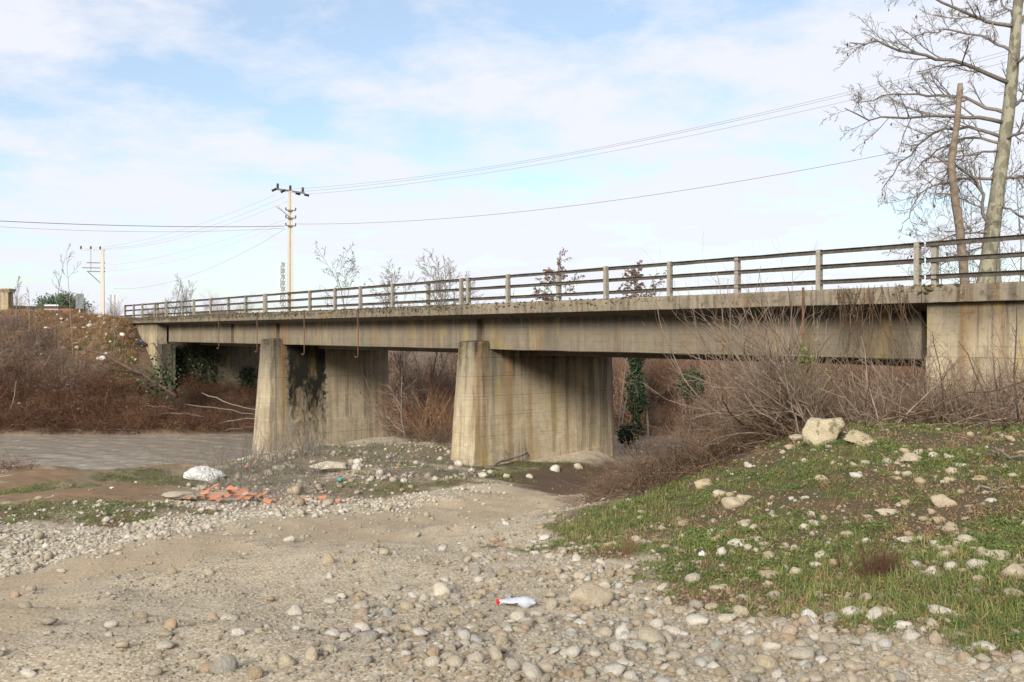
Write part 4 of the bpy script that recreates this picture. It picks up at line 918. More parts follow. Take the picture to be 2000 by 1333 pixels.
def seedpods(Q, n, rg, size): 
    i = rg.integers(0, len(Q), n); return leaves(Q[i, -1], np.tile([0., 0, -1], (n, 1))+rg.normal(0, .2, (n, 3)), size, rg, .5)
rg = np.random.default_rng(33)
plane = empty('plane_tree', (*at(1930, 36), 6.4)); tag(plane, 'tall bare plane tree with mottled pale bark standing past the right end of the bridge', 'tree')
def child(name, me, parent):
    o = obj(name, me, parent); o.matrix_parent_inverse = Matrix.Translation(-Vector(parent.location)); return o
TD = 36
tp = path3([(1921,585),(1930,520),(1938,450),(1950,360),(1962,275),(1968,235),(1975,170),(1982,90),(1986,40),(1992,-40),(2000,-160),(2004,-300)], TD, 0, N=26)
tr_ = np.interp(np.linspace(0, 1, 26), [0, .06, .3, .55, .8, 1], [.40, .31, .25, .20, .14, .06])
V, F = tubes(tp[None], tr_[None], 12); V = V+rg.normal(0, .008, V.shape); child('trunk', mesh_np('trunk', V, F, True, None, [MAT_PLANE]), plane)
t2 = path3([(1950,585),(1945,530),(1940,470),(1933,430)], 36.3, 0, N=8); V, F = tubes(t2[None], np.linspace(.17, .12, 8)[None], 8); child('stem', mesh_np('stem', V, F, True, None, [MAT_PLANE]), plane)
LIMBS = [([(1981,52),(1924,42),(1891,29),(1849,8),(1800,-12),(1750,-25)], .10, -2), ([(1976,100),(1941,80),(1899,67),(1844,59),(1800,68),(1760,78)], .07, 2),
 ([(1974,164),(1920,141),(1878,124),(1802,111),(1735,90),(1702,82),(1660,84)], .11, -1.5), ([(1968,222),(1920,206),(1878,189),(1815,185),(1769,183),(1720,190),(1680,200)], .09, 2),
 ([(1960,240),(1899,225),(1836,227),(1794,233),(1739,229),(1702,232),(1650,212)], .10, -2), ([(1954,267),(1912,252),(1874,248),(1828,252),(1786,294),(1748,336),(1722,372)], .085, 1),
 ([(1951,280),(1899,267),(1870,273),(1828,298),(1796,325),(1770,345)], .07, 3), ([(1947,296),(1903,298),(1870,310),(1835,335),(1805,365)], .06, -3),
 ([(1942,350),(1891,349),(1844,357),(1802,370),(1786,403),(1762,437)], .075, -1), ([(1933,450),(1922,412),(1916,361),(1895,342),(1878,332),(1845,313),(1818,318)], .10, -1.2),
 ([(1928,456),(1900,454),(1870,458),(1819,470),(1772,498)], .06, -2), ([(1930,480),(1895,492),(1850,505),(1800,540)], .05, 2),
 ([(1983,60),(2005,25),(2040,0),(2090,-30)], .09, 2), ([(1978,130),(2010,105),(2060,80),(2120,70)], .09, -2), ([(1968,215),(1995,195),(2050,190),(2110,200)], .09, 3), ([(1960,275),(1985,262),(2030,262),(2100,290)], .08, -2),
 ([(1950,352),(1975,345),(2010,346),(2080,370)], .08, 2), ([(1945,395),(1985,420),(2020,440),(2080,480)], .06, -2), ([(1988,0),(1960,-40),(1900,-80),(1840,-120)], .10, 2), ([(1990,-20),(2030,-90),(2080,-140)], .10, 2), ([(1985,50),(1962,10),(1930,-20),(1880,-35)], .07, 3)]
for L, r, dr in LIMBS:
    p = path3(L, TD, dr, N=14); p[2:-1] += rg.normal(0, .05, (11, 3)); R = np.linspace(1, .25, 14)[None]*r*.82
    prt = [tubes(p[None], R, 6)]; tw, Q = twigs(p[None], R, rg, [(16, 46, .28, 7, .11, .03), (7, 40, .42, 5, .14, -.01), (4, 40, .5, 4, .18, -.05)])
    V, F = merge(prt+tw); n0 = sum(len(f) for f in F); V, F = merge([(V, F), seedpods(Q, 9, rg, .16)])
    child('branch', mesh_np('branch', V, F, True, None, [MAT_TWIG if r < .08 else MAT_TWIG, MAT_DARKSTEM], np.r_[np.zeros(n0, int), np.ones(sum(len(f) for f in F)-n0, int)]), plane)
# dead snag leaning in front of it
SD = 33.5
snag = empty('dead_tree', (*at(1885, SD), 6.5)); tag(snag, 'bare brown snapped off trunk leaning in front of the plane tree', 'tree')
sp_ = path3([(1888,590),(1884,546),(1876,458),(1866,391),(1858,330),(1857,318),(1863,286),(1870,235),(1873,195),(1876,163)], SD, 0, N=24)
V, F = tubes(sp_[None], np.interp(np.linspace(0, 1, 24), [0, .6, 1], [.17, .135, .085])[None], 9); V = V+rg.normal(0, .008, V.shape)
child('trunk', mesh_np('trunk', V, F, True, None, [MAT_SNAG]), snag)
for L in ([(1857,326),(1835,310),(1810,300)], [(1860,380),(1840,378),(1826,380)], [(1863,300),(1880,292),(1890,295)]):
    p = path3(L, SD, 0, N=6); V, F = tubes(p[None], np.linspace(.045, .02, 6)[None], 5); child('branch_stub', mesh_np('branch_stub', V, F, True, None, [MAT_SNAG]), snag)
# free standing bare trees
def bare_tree(name, px, d, top, label, rg, h0=None, stemsn=1, spread=.3, lv=((9, 42, .42, 6, .12, .05), (7, 40, .45, 5, .16, .03), (5, 38, .45, 4, .2, .02)), mat=MAT_TWIG, leafn=0, leafmat=None, ls=.12, r=.11, hf=1.0, group=None, wig=.05, lean=0, tr=(.25, 1), cat='tree'):
    X, Y = at(px, d); z0 = float(H(np.array([X]), np.array([Y]))[0])-.1; ht = (EYE-(top-650)*d/FPX-z0)*hf
    t = empty(name, (X, Y, z0)); tag(t, label, cat, group)
    p, R = [], []
    for q in range(stemsn):
        st = np.array([rg.normal(0, .12*stemsn**.5), rg.normal(0, .12*stemsn**.5), 0]); dr = np.array([rg.normal(lean, spread*.35), rg.normal(0, spread*.35), 1.0]); o = [st]; dd = nrm(dr)
        hh = ht*(rg.uniform(.75, 1) if q else 1)
        for i in range(11): dd = nrm(dd+rg.normal(0, wig, 3)+[0, 0, .03]); o.append(o[-1]+dd*hh/11)
        o = np.array(o); o[:, 2] *= hh/o[-1, 2]; p.append(o); R.append(r*rg.uniform(.8, 1.1)*np.linspace(1, .16, 12))
    p, R = np.array(p), np.array(R); V, F = tubes(p, R, 7); obj('trunk', mesh_np('trunk', V, F, True, None, [mat]), t)
    o = []; Q, RQ = p, R
    for l, (k, ang, ratio, N, wg, up) in enumerate(lv):
        Q, RQ = spawn(Q, RQ, k, tr if l == 0 else (.2, 1), ang, ratio, N, wg, up, rg, .55, .4); o.append(tubes(Q, np.maximum(RQ, .010), 3, False))
    V, F = merge(o); n0 = sum(len(f) for f in F)
    if leafn:
        i = rg.integers(0, len(Q), leafn); j = rg.integers(1, Q.shape[1], leafn); V, F = merge([(V, F), leaves(Q[i, j], rg.normal(size=(leafn, 3))*[1, 1, .6]+[0, 0, -.6], ls, rg, .55)])
    obj('crown', mesh_np('crown', V, F, False, None, [mat, leafmat or mat], np.r_[np.zeros(n0, int), np.ones(sum(len(f) for f in F)-n0, int)]), t); return t
WIDE = ((10, 55, .42, 6, .10, .02), (7, 40, .42, 5, .16, .0), (4, 40, .45, 4, .2, -.04))
bare_tree('bare_tree', 676, 58, 470, 'slim open crowned bare tree leaning right behind the railing beside the utility pole', rg, lv=WIDE, r=.12, lean=.09, tr=(.55, 1), spread=.02, hf=.84, leafn=160, leafmat=MAT_DARKSTEM, ls=.12)
bare_tree('bare_tree', 860, 60, 484, 'widest many stemmed bare tree rising above the middle of the railing', rg, stemsn=7, spread=.42, hf=.86, r=.07, lv=((14, 30, .36, 6, .1, .05), (8, 34, .42, 5, .15, .03), (5, 38, .45, 4, .2, .0)), leafn=900, tr=(.3, 1), leafmat=MAT_LITTER, ls=.09)
bare_tree('bare_tree', 790, 59, 512, 'smaller bare tree with brown tufts left of the widest bare tree', rg, stemsn=2, spread=.1, hf=.8, r=.06, leafn=1400, leafmat=MAT_RUSTLEAF, ls=.10, lv=((16, 35, .32, 6, .1, .06), (7, 34, .42, 5, .15, .03), (5, 38, .45, 4, .2, .0)), tr=(.4, 1))
bare_tree('bare_tree', 945, 60, 540, 'low feathery bare tree at the right edge of the widest bare tree', rg, stemsn=3, spread=.3, hf=.8, r=.05, lv=((7, 35, .3, 6, .1, .04), (5, 34, .42, 5, .15, .0)))
bare_tree('withered_tree', 1108, 52, 492, 'withered tree with brown leaves above the railing, the wider of the pair', rg, spread=.1, hf=.86, r=.08, leafn=2600, leafmat=MAT_RUSTLEAF, ls=.13, lv=((18, 46, .27, 6, .1, .05), (8, 38, .45, 5, .15, .02), (5, 38, .45, 4, .2, -.04)), tr=(.5, 1), lean=.03)
bare_tree('withered_tree', 1276, 50, 490, 'withered tree with rusty leaves above the railing, the narrow upright one of the pair', rg, spread=.06, hf=.88, r=.08, leafn=2600, leafmat=MAT_RUSTLEAF, ls=.13, lv=((20, 40, .22, 6, .1, .06), (7, 38, .45, 5, .15, .02), (5, 38, .45, 4, .2, -.04)), tr=(.5, 1))
bare_tree('withered_tree', 1212, 49, 560, 'low withered bush top showing between the railing bars beside the narrow rusty tree', rg, stemsn=2, spread=.4, r=.05, leafn=1300, leafmat=MAT_RUSTLEAF, ls=.12, lv=((9, 40, .3, 6, .1, .03), (5, 38, .45, 5, .15, .0)), tr=(.5, 1))
for px, tp_, lb in ((340, 562, 'pale distant bare tree behind the left part of railing, the left of two'), (372, 558, 'pale distant bare tree behind the left part of railing, the right of two')):
    bare_tree('distant_tree', px, 98, tp_, lb, rg, stemsn=3, spread=.3, r=.10, lv=((9, 32, .4, 6, .1, .05), (6, 34, .42, 5, .15, .03), (3, 38, .45, 4, .2, .0)))
# paler bare trees behind the plane tree
for px, d, tp_, lb in ((1850, 54, 385, 'thin pale bare tree behind the leaning dead trunk'), (1905, 58, 330, 'pale twiggy tree seen between the dead trunk and the plane tree'), (1985, 52, 300, 'pale bare tree behind the plane trunk at the right edge')):
    bare_tree('bare_tree', px, d, tp_, lb, rg, stemsn=2, spread=.25, r=.08, lv=((11, 48, .36, 6, .12, .05), (7, 40, .42, 5, .16, .02), (4, 38, .45, 4, .2, .0)))
# tall saplings on the left bank
for px, d, tp_, lb in ((107, 59.5, 500, 'tallest thin bare sapling on the left bank in front of the pine'), (147, 59, 490, 'thin bare sapling crossing the right side of the pine'), (57, 60, 565, 'slight bare sapling on the bank beside the stone gatepost'), (25, 60, 538, 'whip thin sapling beside the gatepost at the left edge'), (29, 61, 546, 'second whip thin sapling close beside the gatepost'), (222, 59, 590, 'crooked sapling in front of the end of railing')):
    bare_tree('sapling', px, d, tp_, lb, rg, r=.035, spread=.08, lv=((9, 38, .22, 6, .1, .06), (4, 34, .42, 4, .15, .03)), wig=.025, group='saplings on the left bank')
# small trees between the piers and below the deck
for px, d, tp_, lb, ln in ((832, 44, 640, 'pale sapling trunk standing between the two piers', .0), (800, 41, 690, 'dark bent sapling hugging the far edge of the mossy pier', -.12), (868, 50, 660, 'leaning pale sapling left of the pale pier', .25)):
    bare_tree('sapling', px, d, tp_, lb, rg, r=.06, spread=.1, lean=ln, lv=((12, 50, .4, 6, .1, .04), (5, 38, .42, 4, .15, .03)), group='saplings between the piers', tr=(.1, 1))
# ivy covered tree beyond the first span
def ivy_mass(name, P0, n, size, mat, parent=None):
    V, F = leaves(P0, nrm(rg.normal(size=P0.shape)+[0, 0, -.6]), size, rg, .8); return obj(name, mesh_np(name, V, F, False, None, [mat]), parent)
X, Y = at(1243, 49.5); z0 = float(H(np.array([X]), np.array([Y]))[0])
t = empty('ivy_tree', (X, Y, z0)); tag(t, 'narrow tree trunk wrapped in dark ivy seen under the first span', 'tree')
V, F = tubes(np.array([[[0, 0, -.2], [0, .05, 2], [.05, 0, 4], [.1, 0, 6.4]]]), np.array([[.16, .14, .12, .06]]), 7); obj('trunk', mesh_np('trunk', V, F, True, None, [MAT_SNAG]), t)
n = 3600; z = rg.uniform(1.2, 5.9, n); a = rg.uniform(0, 6.28, n); lump = .38+.22*np.sin(z*2.1+1)+.16*np.sin(z*5+a*2)+.25*np.clip((z-2.5)/3, 0, 1); r = lump*np.sqrt(rg.random(n))
ivy_mass('ivy', np.stack([r*np.cos(a), r*np.sin(a), z], -1), n, .14, MAT_IVY, t)
for px, py, d, s_, lb in ((1225, 850, 46.5, .5, 'small dark ivy clump low beside the ivy tree'), (1350, 752, 47, .8, 'round green shrub among the orange willow thicket')):
    X, Y = at(px, d); t = empty('evergreen_shrub', (X, Y, float(H(np.array([X]), np.array([Y]))[0]))); tag(t, lb, 'shrub'); zc = EYE-(py-650)*d/FPX-t.location.z
    n = 900; q = nrm(rg.normal(size=(n, 3)))*rg.random((n, 1))**.4*s_*[1, 1, 1.1]+[0, 0, zc]; ivy_mass('foliage', q, n, .13, MAT_IVY, t)
    V, F = tubes(np.array([[[0, 0, -.2], [0.02, .05, zc*.5], [.05, 0, zc]]]), np.array([[.05, .04, .03]]), 5); obj('stem', mesh_np('stem', V, F, True, None, [MAT_DARKSTEM]), t)
# pine behind the left bank
X, Y = at(120, 120); z0 = 3.5
t = empty('pine_tree', (X, Y, z0)); tag(t, 'broad dark green pine behind the left bank beneath the thin saplings', 'tree')
V, F = tubes(np.array([[[0, 0, 0], [.1, 0, 2], [0, .1, 4], [0, 0, 7]]]), np.array([[.3, .26, .2, .1]]), 8); obj('trunk', mesh_np('trunk', V, F, True, None, [MAT_SNAG]), t)
cl = []
for q in range(95):
    u = nrm(rg.normal(size=3)); u[2] = abs(u[2])*1.0-.12; rr = rg.uniform(.55, 1.0); c0 = u*[3.7, 3.5, 4.4]*rr+[0, 0, 3.6]; cl.append(c0+rg.normal(0, .42, (95, 3))*[1, 1, .75])
Pp = np.concatenate(cl); V, F = leaves(Pp, nrm(rg.normal(size=Pp.shape)+[0, 0, .6]), .34, rg, .35); obj('crown', mesh_np('crown', V, F, False, None, [MAT_PINE]), t)
# ------------------------------------------------------------------ arching cane shrub behind the boulders
X, Y = at(1590, 12.9); z0 = float(H(np.array([X]), np.array([Y]))[0])
shrub = empty('cane_shrub', (X, Y, z0)); tag(shrub, 'big leafless shrub of pinkish arching canes leaning left across the bridge girder', 'shrub')
def canes(n, h, az, azs, lean, sp, r, grav, k, rg, sub=.4, ang=35, up=.05, x0=0):
    Pp, R = stems(n, h, sp, lean, rg, 12, .15, grav, r, az, azs); Pp[:, :, 0] += x0; Q, RQ = spawn(Pp, R, k, (.3, .98), ang, sub*1.15, 9, .2, up, rg, .6, .4); Q2, R2 = spawn(Q, RQ, 1, (.3, .95), 40, .5, 5, .24, up, rg, .75, .5)
    return merge([tubes(Pp, R, 5), tubes(Q, RQ, 4, False), tubes(Q2, R2, 3, False)])
V, F = canes(58, 2.2, PI, .5, 45, .30, .0135, .0, 6, rg); obj('cane', mesh_np('cane', V, F, True, None, [MAT_CANE]), shrub)['label'] = 'long pinkish canes leaning left'
V, F = canes(30, 1.7, PI*.9, .9, 28, .45, .012, .0, 5, rg, x0=-.25); obj('cane', mesh_np('cane', V, F, True, None, [MAT_CANE]), shrub)['label'] = 'shorter upright canes'
V, F = canes(24, 2.2, PI*1.05, .35, 62, .35, .012, .03, 5, rg, x0=-.2); obj('cane', mesh_np('cane', V, F, True, None, [MAT_BRAMBLE]), shrub)['label'] = 'low arching brown canes'
# a second clump nearer the girder, upright wands
X, Y = at(1470, 14.5); z0 = float(H(np.array([X]), np.array([Y]))[0])
s2 = empty('cane_shrub', (X, Y, z0)); tag(s2, 'upright bare wands rising past the deck edge left of the arching cane shrub', 'shrub')
V, F = canes(24, 2.9, PI, .9, 16, .8, .011, .01, 5, rg); obj('cane', mesh_np('cane', V, F, True, None, [MAT_CANE]), s2)
n = 160; q = np.stack([rg.normal(-.2, .10, n), rg.normal(-.2, .15, n), rg.normal(1.05, .16, n)], -1); lc = ivy_mass('leaf_cluster', q, n, .045, MAT_WEED, shrub); lc['kind'] = 'stuff'
# dark single stalks standing in front of the abutment
def stalk(L, d, r, label, mat=MAT_DARKSTEM, sd=0):
    p = path3(L, d, 0, N=8); g0 = p[0].copy(); p = p+rg.normal(0, .012, p.shape)
    o = empty('dead_stalk', tuple(g0)); tag(o, label, 'stalk', 'dead stalks in front of the right abutment'); R = np.linspace(r, r*.5, 8)[None]
    prt = [tubes((p-g0)[None], R, 5)]; Q, RQ = spawn((p-g0)[None], R, 4, (.3, .9), 40, .18, 4, .1, .05, rg, .6, .5); prt.append(tubes(Q, RQ, 3)); V, F = merge(prt)
    obj('stem', mesh_np('stem', V, F, True, None, [mat]), o)
stalk([(1655,800),(1652,740),(1658,680),(1661,612)], 13.0, .012, 'brown dead stalk upright before the girder, tallest near the leaf cluster')
stalk([(1588,800),(1586,700),(1590,620),(1587,560)], 13.2, .010, 'knobbly stalk crossing the girder beside the rusty bar', MAT_CANE)
stalk([(1540,830),(1538,740),(1545,640),(1538,565)], 13.2, .011, 'dark knotted stalk rising above the deck edge among canes')
stalk([(1690,800),(1697,730),(1702,690)], 13.0, .009, 'short brown stalk left of the hanging dead vines')
stalk([(1990,815),(1978,740),(1988,660),(1985,600)], 11.5, .013, 'dark forked stalk in front of the wing wall at the right edge')
stalk([(1845,800),(1840,735),(1828,690),(1823,648)], 12.6, .008, 'thin leaning stalk against the wing wall near its corner')
stalk([(1935,860),(1925,780),(1900,710),(1872,668)], 11.8, .011, 'dark stalk leaning left across the wing wall')
stalk([(1960,840),(1945,760),(1940,690)], 11.8, .010, 'dark stalk next to the leaning one in front of wing wall')
stalk([(1637,1110),(1633,1000),(1637,930),(1640,870)], 7.3, .007, 'tall reddish dead stem standing in the grass of the mound', MAT_BRAMBLE)
stalk([(1152,1085),(1150,1000),(1148,950),(1145,905)], 10.6, .007, 'thin dead stem standing at the left tip of the mound', MAT_BRAMBLE)
# dry brown bush on the grass
g = ground([1712], [1135])[0]
o = empty('dry_bush', tuple(g)); tag(o, 'small withered brown bush standing in the grass of the mound', 'bush')
Pp, R = stems(40, .34, .05, 28, rg, 6, .12, .0, .003); Q, RQ = spawn(Pp, R, 8, (.3, 1), 35, .4, 4, .2, .02, rg, .6, .5); Q2, R2 = spawn(Q, RQ, 4, (.3, 1), 35, .5, 3, .2, .0, rg, .7, .6)
V, F = merge([tubes(Pp, R, 3), tubes(Q, RQ, 3, False), tubes(Q2, np.maximum(R2, .0009), 3, False)]); obj('twigs', mesh_np('twigs', V, F, False, None, [MAT_REDBRAMBLE]), o)
g = ground([1228], [1085])[0]
o = empty('dry_bush', tuple(g)); tag(o, 'pale reddish dry weed clump near the left tip of the mound', 'bush')
Pp, R = stems(26, .30, .06, 18, rg, 6, .06, .0, .0025); Q, RQ = spawn(Pp, R, 5, (.3, 1), 28, .35, 4, .1, .05, rg, .6, .5); V, F = merge([tubes(Pp, R, 3), tubes(Q, RQ, 3, False)]); obj('twigs', mesh_np('twigs', V, F, False, None, [MAT_THICKET]), o)
# dead vines hanging from the deck end
o = empty('hanging_vine', (*bw(1.0, -.02), 6.75)); tag(o, 'curtain of dead brown vines hanging from the deck end beside the wing wall', 'vine')
n = 46; s0 = rg.uniform(-.9, .95, n); p = np.stack([U[0]*s0, U[1]*s0, rg.uniform(-.05, .12, n)], -1)+np.array([-VD[0], -VD[1], 0])*rg.uniform(.02, .12, (n, 1)); q = [p]; d = np.stack([rg.normal(0, .3, n), rg.normal(-.1, .2, n), -np.ones(n)], -1); Ln = rg.uniform(.9, 2.7, n)
for i in range(9): d = nrm(d+rg.normal(0, .17, (n, 3))+[0, 0, -.22]); q.append(q[-1]+d*(Ln/9)[:, None])
Pp = np.stack(q, 1); R = rg.uniform(.004, .010, n)[:, None]*np.linspace(1, .5, 10)[None]; Q, RQ = spawn(Pp, R, 4, (.1, .9), 50, .3, 5, .3, -.05, rg, .7, .5); V, F = merge([tubes(Pp, R, 4), tubes(Q, RQ, 3, False)]); obj('tendrils', mesh_np('tendrils', V, F, True, None, [MAT_BRAMBLE]), o)
# ivy and a leaning dead tree at the left abutment
o = empty('wall_ivy', (*bw(51, 2), 3)); tag(o, 'dark ivy climbing over the shaded left abutment wall', 'ivy')
n = 2600; w = np.concatenate([rg.normal(2.0, .55, 900), rg.normal(3.4, .5, 900), rg.normal(6.3, .35, 800)]); z = np.concatenate([rg.uniform(1.2, 5.0, 900)**1, rg.uniform(1.0, 4.9, 900), rg.uniform(.8, 3.4, 800)])-3
loc = np.array([bw(50.97, ww) for ww in w]); q = np.stack([loc[:, 0]-o.location.x, loc[:, 1]-o.location.y, z], -1)+np.array([-U[0], -U[1], 0])*rg.uniform(0, .22, (n, 1)); ivy_mass('foliage', q, n, .15, MAT_IVY, o)
def log(L, d0, d1, r, label, mat=MAT_SNAG, name='driftwood', cat='driftwood', group=None, tw=0):
    p = path3(L, d0, d1-d0, N=9); g0 = p[0].copy(); p[1:-1] += rg.normal(0, .04, (7, 3)); prt = [tubes((p-g0)[None], np.linspace(r, r*.6, 9)[None], 6)]
    if tw: Q, RQ = spawn((p-g0)[None], np.linspace(r, r*.6, 9)[None], tw, (.2, 1), 45, .3, 5, .12, .02, rg, .5, .4); Q2, R2 = spawn(Q, RQ, 4, (.2, 1), 40, .4, 4, .15, .0, rg, .6, .5); prt += [tubes(Q, RQ, 4, False), tubes(Q2, R2, 3, False)]
    V, F = merge(prt); o = obj(name, mesh_np(name, V, F, True, None, [mat])); o.location = g0; tag(o, label, cat, group)
log([(345,775),(300,742),(240,712),(185,685),(160,680)], 55.5, 57.2, .13, 'long fallen dark trunk slanting down the bank to the left abutment', MAT_DARKSTEM, 'fallen_trunk', 'trunk', None, 5)
log([(345,770),(330,735),(318,700),(300,670)], 56, 56.6, .07, 'dark leafless small tree leaning against the left abutment', MAT_DARKSTEM, 'fallen_trunk', 'trunk', None, 10)
x0, y0 = at(322, 56); q = np.stack([rg.normal(x0, .6, 420), rg.normal(y0, .3, 420), rg.normal(2.9, .7, 420)], -1); iv = ivy_mass('leafy_shrub', q, 420, .2, MAT_IVY); tag(iv, 'dull green leafy shrub at the corner of the left abutment', 'shrub')
DW = [([(395,768),(450,790),(512,803)], 58, 54.5, .07, 'upper pale drift log wedged under the left span'), ([(360,790),(440,800),(510,812)], 56.5, 54, .06, 'second drift log below the upper pale one'), ([(420,830),(470,818),(520,822)], 54.6, 54, .08, 'thick drift log nearest the mossy pier'), ([(265,795),(300,793),(345,800)], 55, 55, .06, 'grey drift log on the dark bank left of the abutment'),
      ([(300,812),(345,806),(400,815)], 54, 54, .07, 'dark drift log lying at the foot of the bank'), ([(70,842),(120,838),(175,843)], 53, 53, .05, 'pale driftwood stick along the far waterline'), ([(180,843),(240,838),(300,846)], 53, 53, .04, 'thin driftwood sticks by the far waterline'), ([(20,800),(28,770),(32,745)], 54, 54.5, .05, 'pale crooked snag standing on the left bank'), ([(440,842),(480,836),(520,833)], 53.2, 53.4, .05, 'drift branch at the waterline beside the mossy pier')]
for L, a, b, r, lb in DW: log(L, a, b, r*.7, lb, MAT_TWIG, group='driftwood on the left bank')
log([(1700,832),(1800,800),(1900,770),(2000,745)], 11.9, 12.6, .018, 'long reddish pole slanting up through the cane heap', MAT_BRAMBLE, 'dead_branch', 'branch')
log([(1935,880),(1970,888),(2020,900)], 9.9, 9.6, .016, 'grey dead branch poking in at the right edge', MAT_TWIG, 'dead_branch', 'branch', None, 3)
log([(1890,953),(1950,948),(2040,955)], 9.0, 8.8, .012, 'long thin twig lying on the slope at the right', MAT_TWIG, 'dead_branch', 'branch', None, 4)
log([(1600,760),(1680,805),(1745,860)], 12.4, 11.8, .008, 'pale broken cane slanting down behind the boulders', MAT_CANE, 'dead_branch', 'branch')
log([(1100,968),(1130,975),(1165,985)], 23, 21.5, .03, 'grey sticks lying on the track beneath the bramble', MAT_TWIG, 'dead_branch', 'branch', None, 4)
log([(948,915),(985,900),(1030,885)], 31.2, 33.3, .05, 'pale dead branch propped against the foot of the pale pier', MAT_TWIG, 'dead_branch', 'branch', None, 3)
# ------------------------------------------------------------------ poles and wires
def plain(name, col, rough=.7, metal=0.0, var=.25, sc=5):
    M = NT(name); n = M.noise(M.coord('Object'), sc, 5, .65); M.b.inputs['Metallic'].default_value = metal
    return M.done(M.mix(M.math('MULTIPLY', n, var*2), col, tuple(x*.55 for x in col)), rough)
MAT_CPOLE = plain('pole_concrete', (.56, .52, .44)); MAT_WIRE = plain('wire', (.22, .22, .22)); MAT_INS = plain('brown_porcelain', (.028, .018, .014), .3)
MAT_IRON = plain('galvanised_iron', (.16, .15, .14)); MAT_WHITE = plain('white_paint', (.72, .72, .70)); MAT_BLUE = plain('blue_panel', (.10, .16, .36)); MAT_TILE = None
def insul(loc, tiltv, parent, k=1.0):
    m = MB(); a = np.array(loc, float); u = nrm(np.array(tiltv, float)); pts, rr = [], []
    for i in range(7): pts.append(a+u*.06*i*k); rr.append((.075 if i % 2 else .12)*k)
    m.tube(pts, rr, 8); m.build('insulator', MAT_INS, parent, True)
PD = 75.0
X, Y = at(567, PD); Z = lambda y, d: EYE-(y-650)*d/FPX
zb = float(H(np.array([X]), np.array([Y]))[0])-.3
pole = empty('utility_pole', (X, Y, zb), .35); tag(pole, 'tall pale concrete utility pole with a crossarm of dark insulators behind the bridge', 'pole')
ht = Z(374, PD)-zb
m = MB(); V = []; 
for z, w, dp in ((0, .30, .22), (ht, .15, .13)):
    V += [(-w, -dp, z), (-w*.3, -dp, z), (-w*.3, -dp*.55, z), (w*.3, -dp*.55, z), (w*.3, -dp, z), (w, -dp, z), (w, dp, z), (-w, dp, z)]
m.add(V, [[(j, (j+1) % 8, 8+(j+1) % 8, 8+j) for j in range(8)], [(8, 15, 9), (9, 15, 10), (10, 15, 14), (10, 14, 11), (11, 14, 13), (11, 13, 12)]]); m.build('shaft', MAT_CPOLE, pole)
m = MB(); m.box(-1.15, 1.15, -.07, .07, ht-.05, ht+.08); ca = m.build('crossarm', MAT_IRON, pole); ca.rotation_euler = (0, .10, 0); ca.location.x = -ht*.0998
ca.location = (-ht*math.sin(.10), 0, ht-ht*math.cos(.10))
for dx in (-1.0, 0, 1.0): insul((dx, 0, ht+.1-.1*dx), (0, 0, 1), pole)
for dx in (-1.15, -.45): insul((dx, -.2, ht-.02-.1*dx), (-1, -.3, -.55), pole)
for dx in (.45, 1.15): insul((dx, .1, ht-.08-.1*dx), (1, .2, -.15), pole)
for yy in (412, 427, 442):
    zz_ = Z(yy, PD)-zb; m = MB(); m.box(-.40, .42, -.29, -.21, zz_-.045, zz_+.045); br = m.build('bracket', MAT_IRON, pole)
    for dx in (-.38, .40): insul((dx, -.25, zz_+.04), (0, 0, 1), br, .5); 
m = MB(); zl = Z(420, PD)-zb; m.tube([(-.1, -.25, zl-.2), (-.5, -.35, zl+.1), (-.85, -.4, zl+.38)], .03, 6); arm = m.build('lamp_arm', MAT_IRON, pole)
m = MB(); m.tube([(-.8, -.4, zl+.36), (-1.0, -.42, zl+.5), (-1.25, -.45, zl+.66)], [.05, .10, .06], 8); m.build('lamp_head', MAT_CPOLE, arm)
X2, Y2 = at(200, 112); zb2 = 3.3; h2 = Z(488, 112)-zb2
p2 = empty('utility_pole', (X2, Y2, zb2), .25); tag(p2, 'distant concrete utility pole with a one sided transformer frame behind the left bank', 'pole')
m = MB(); V = [(sx*w, sy*w, z) for z, w in ((0, .26), (h2, .17)) for sx, sy in ((-1, -1), (1, -1), (1, 1), (-1, 1))]; m.add(V, [[(0, 1, 5, 4), (1, 2, 6, 5), (2, 3, 7, 6), (3, 0, 4, 7), (4, 5, 6, 7)]]); m.build('shaft', MAT_CPOLE, p2)
m = MB(); m.box(-2.5, .3, -.07, .07, h2-.12, h2+.02); m.build('crossarm', MAT_CPOLE, p2)
for dx in (-2.4, -1.3, -.25): insul((dx, 0, h2+.02), (0, 0, 1), p2)
for yy in (514, 524, 531):
    zz_ = Z(yy, 112)-zb2; m = MB(); m.box(-1.75 - (.5 if yy == 524 else 0), .3, -.05, .05, zz_-.05, zz_+.05); m.build('bracket', MAT_IRON, p2)
m = MB(); m.tube([(-.1, 0, Z(555, 112)-zb2), (-1.65, 0, Z(531, 112)-zb2)], .05, 5); m.build('brace', MAT_IRON, p2)
m = MB(); m.tube([(-1.3, 0, h2), (-1.3, 0, Z(531, 112)-zb2)], .03, 5); m.build('drop_wire', MAT_IRON, p2)
def wire(a, b, sag, label, r=.018, cat='power line'):
    (ax, ay, ad), (bx, by, bd) = a, b; A = np.array(P(ax, ay, ad)); B = np.array(P(bx, by, bd)); t = np.linspace(0, 1, 41)[:, None]
    p = A*(1-t)+B*t; p[:, 2] -= 4*sag*(t*(1-t))[:, 0]; m = MB(); m.tube(p-A, r*.7, 4); o = m.build('power_line', MAT_WIRE); o.location = A; tag(o, label, cat)
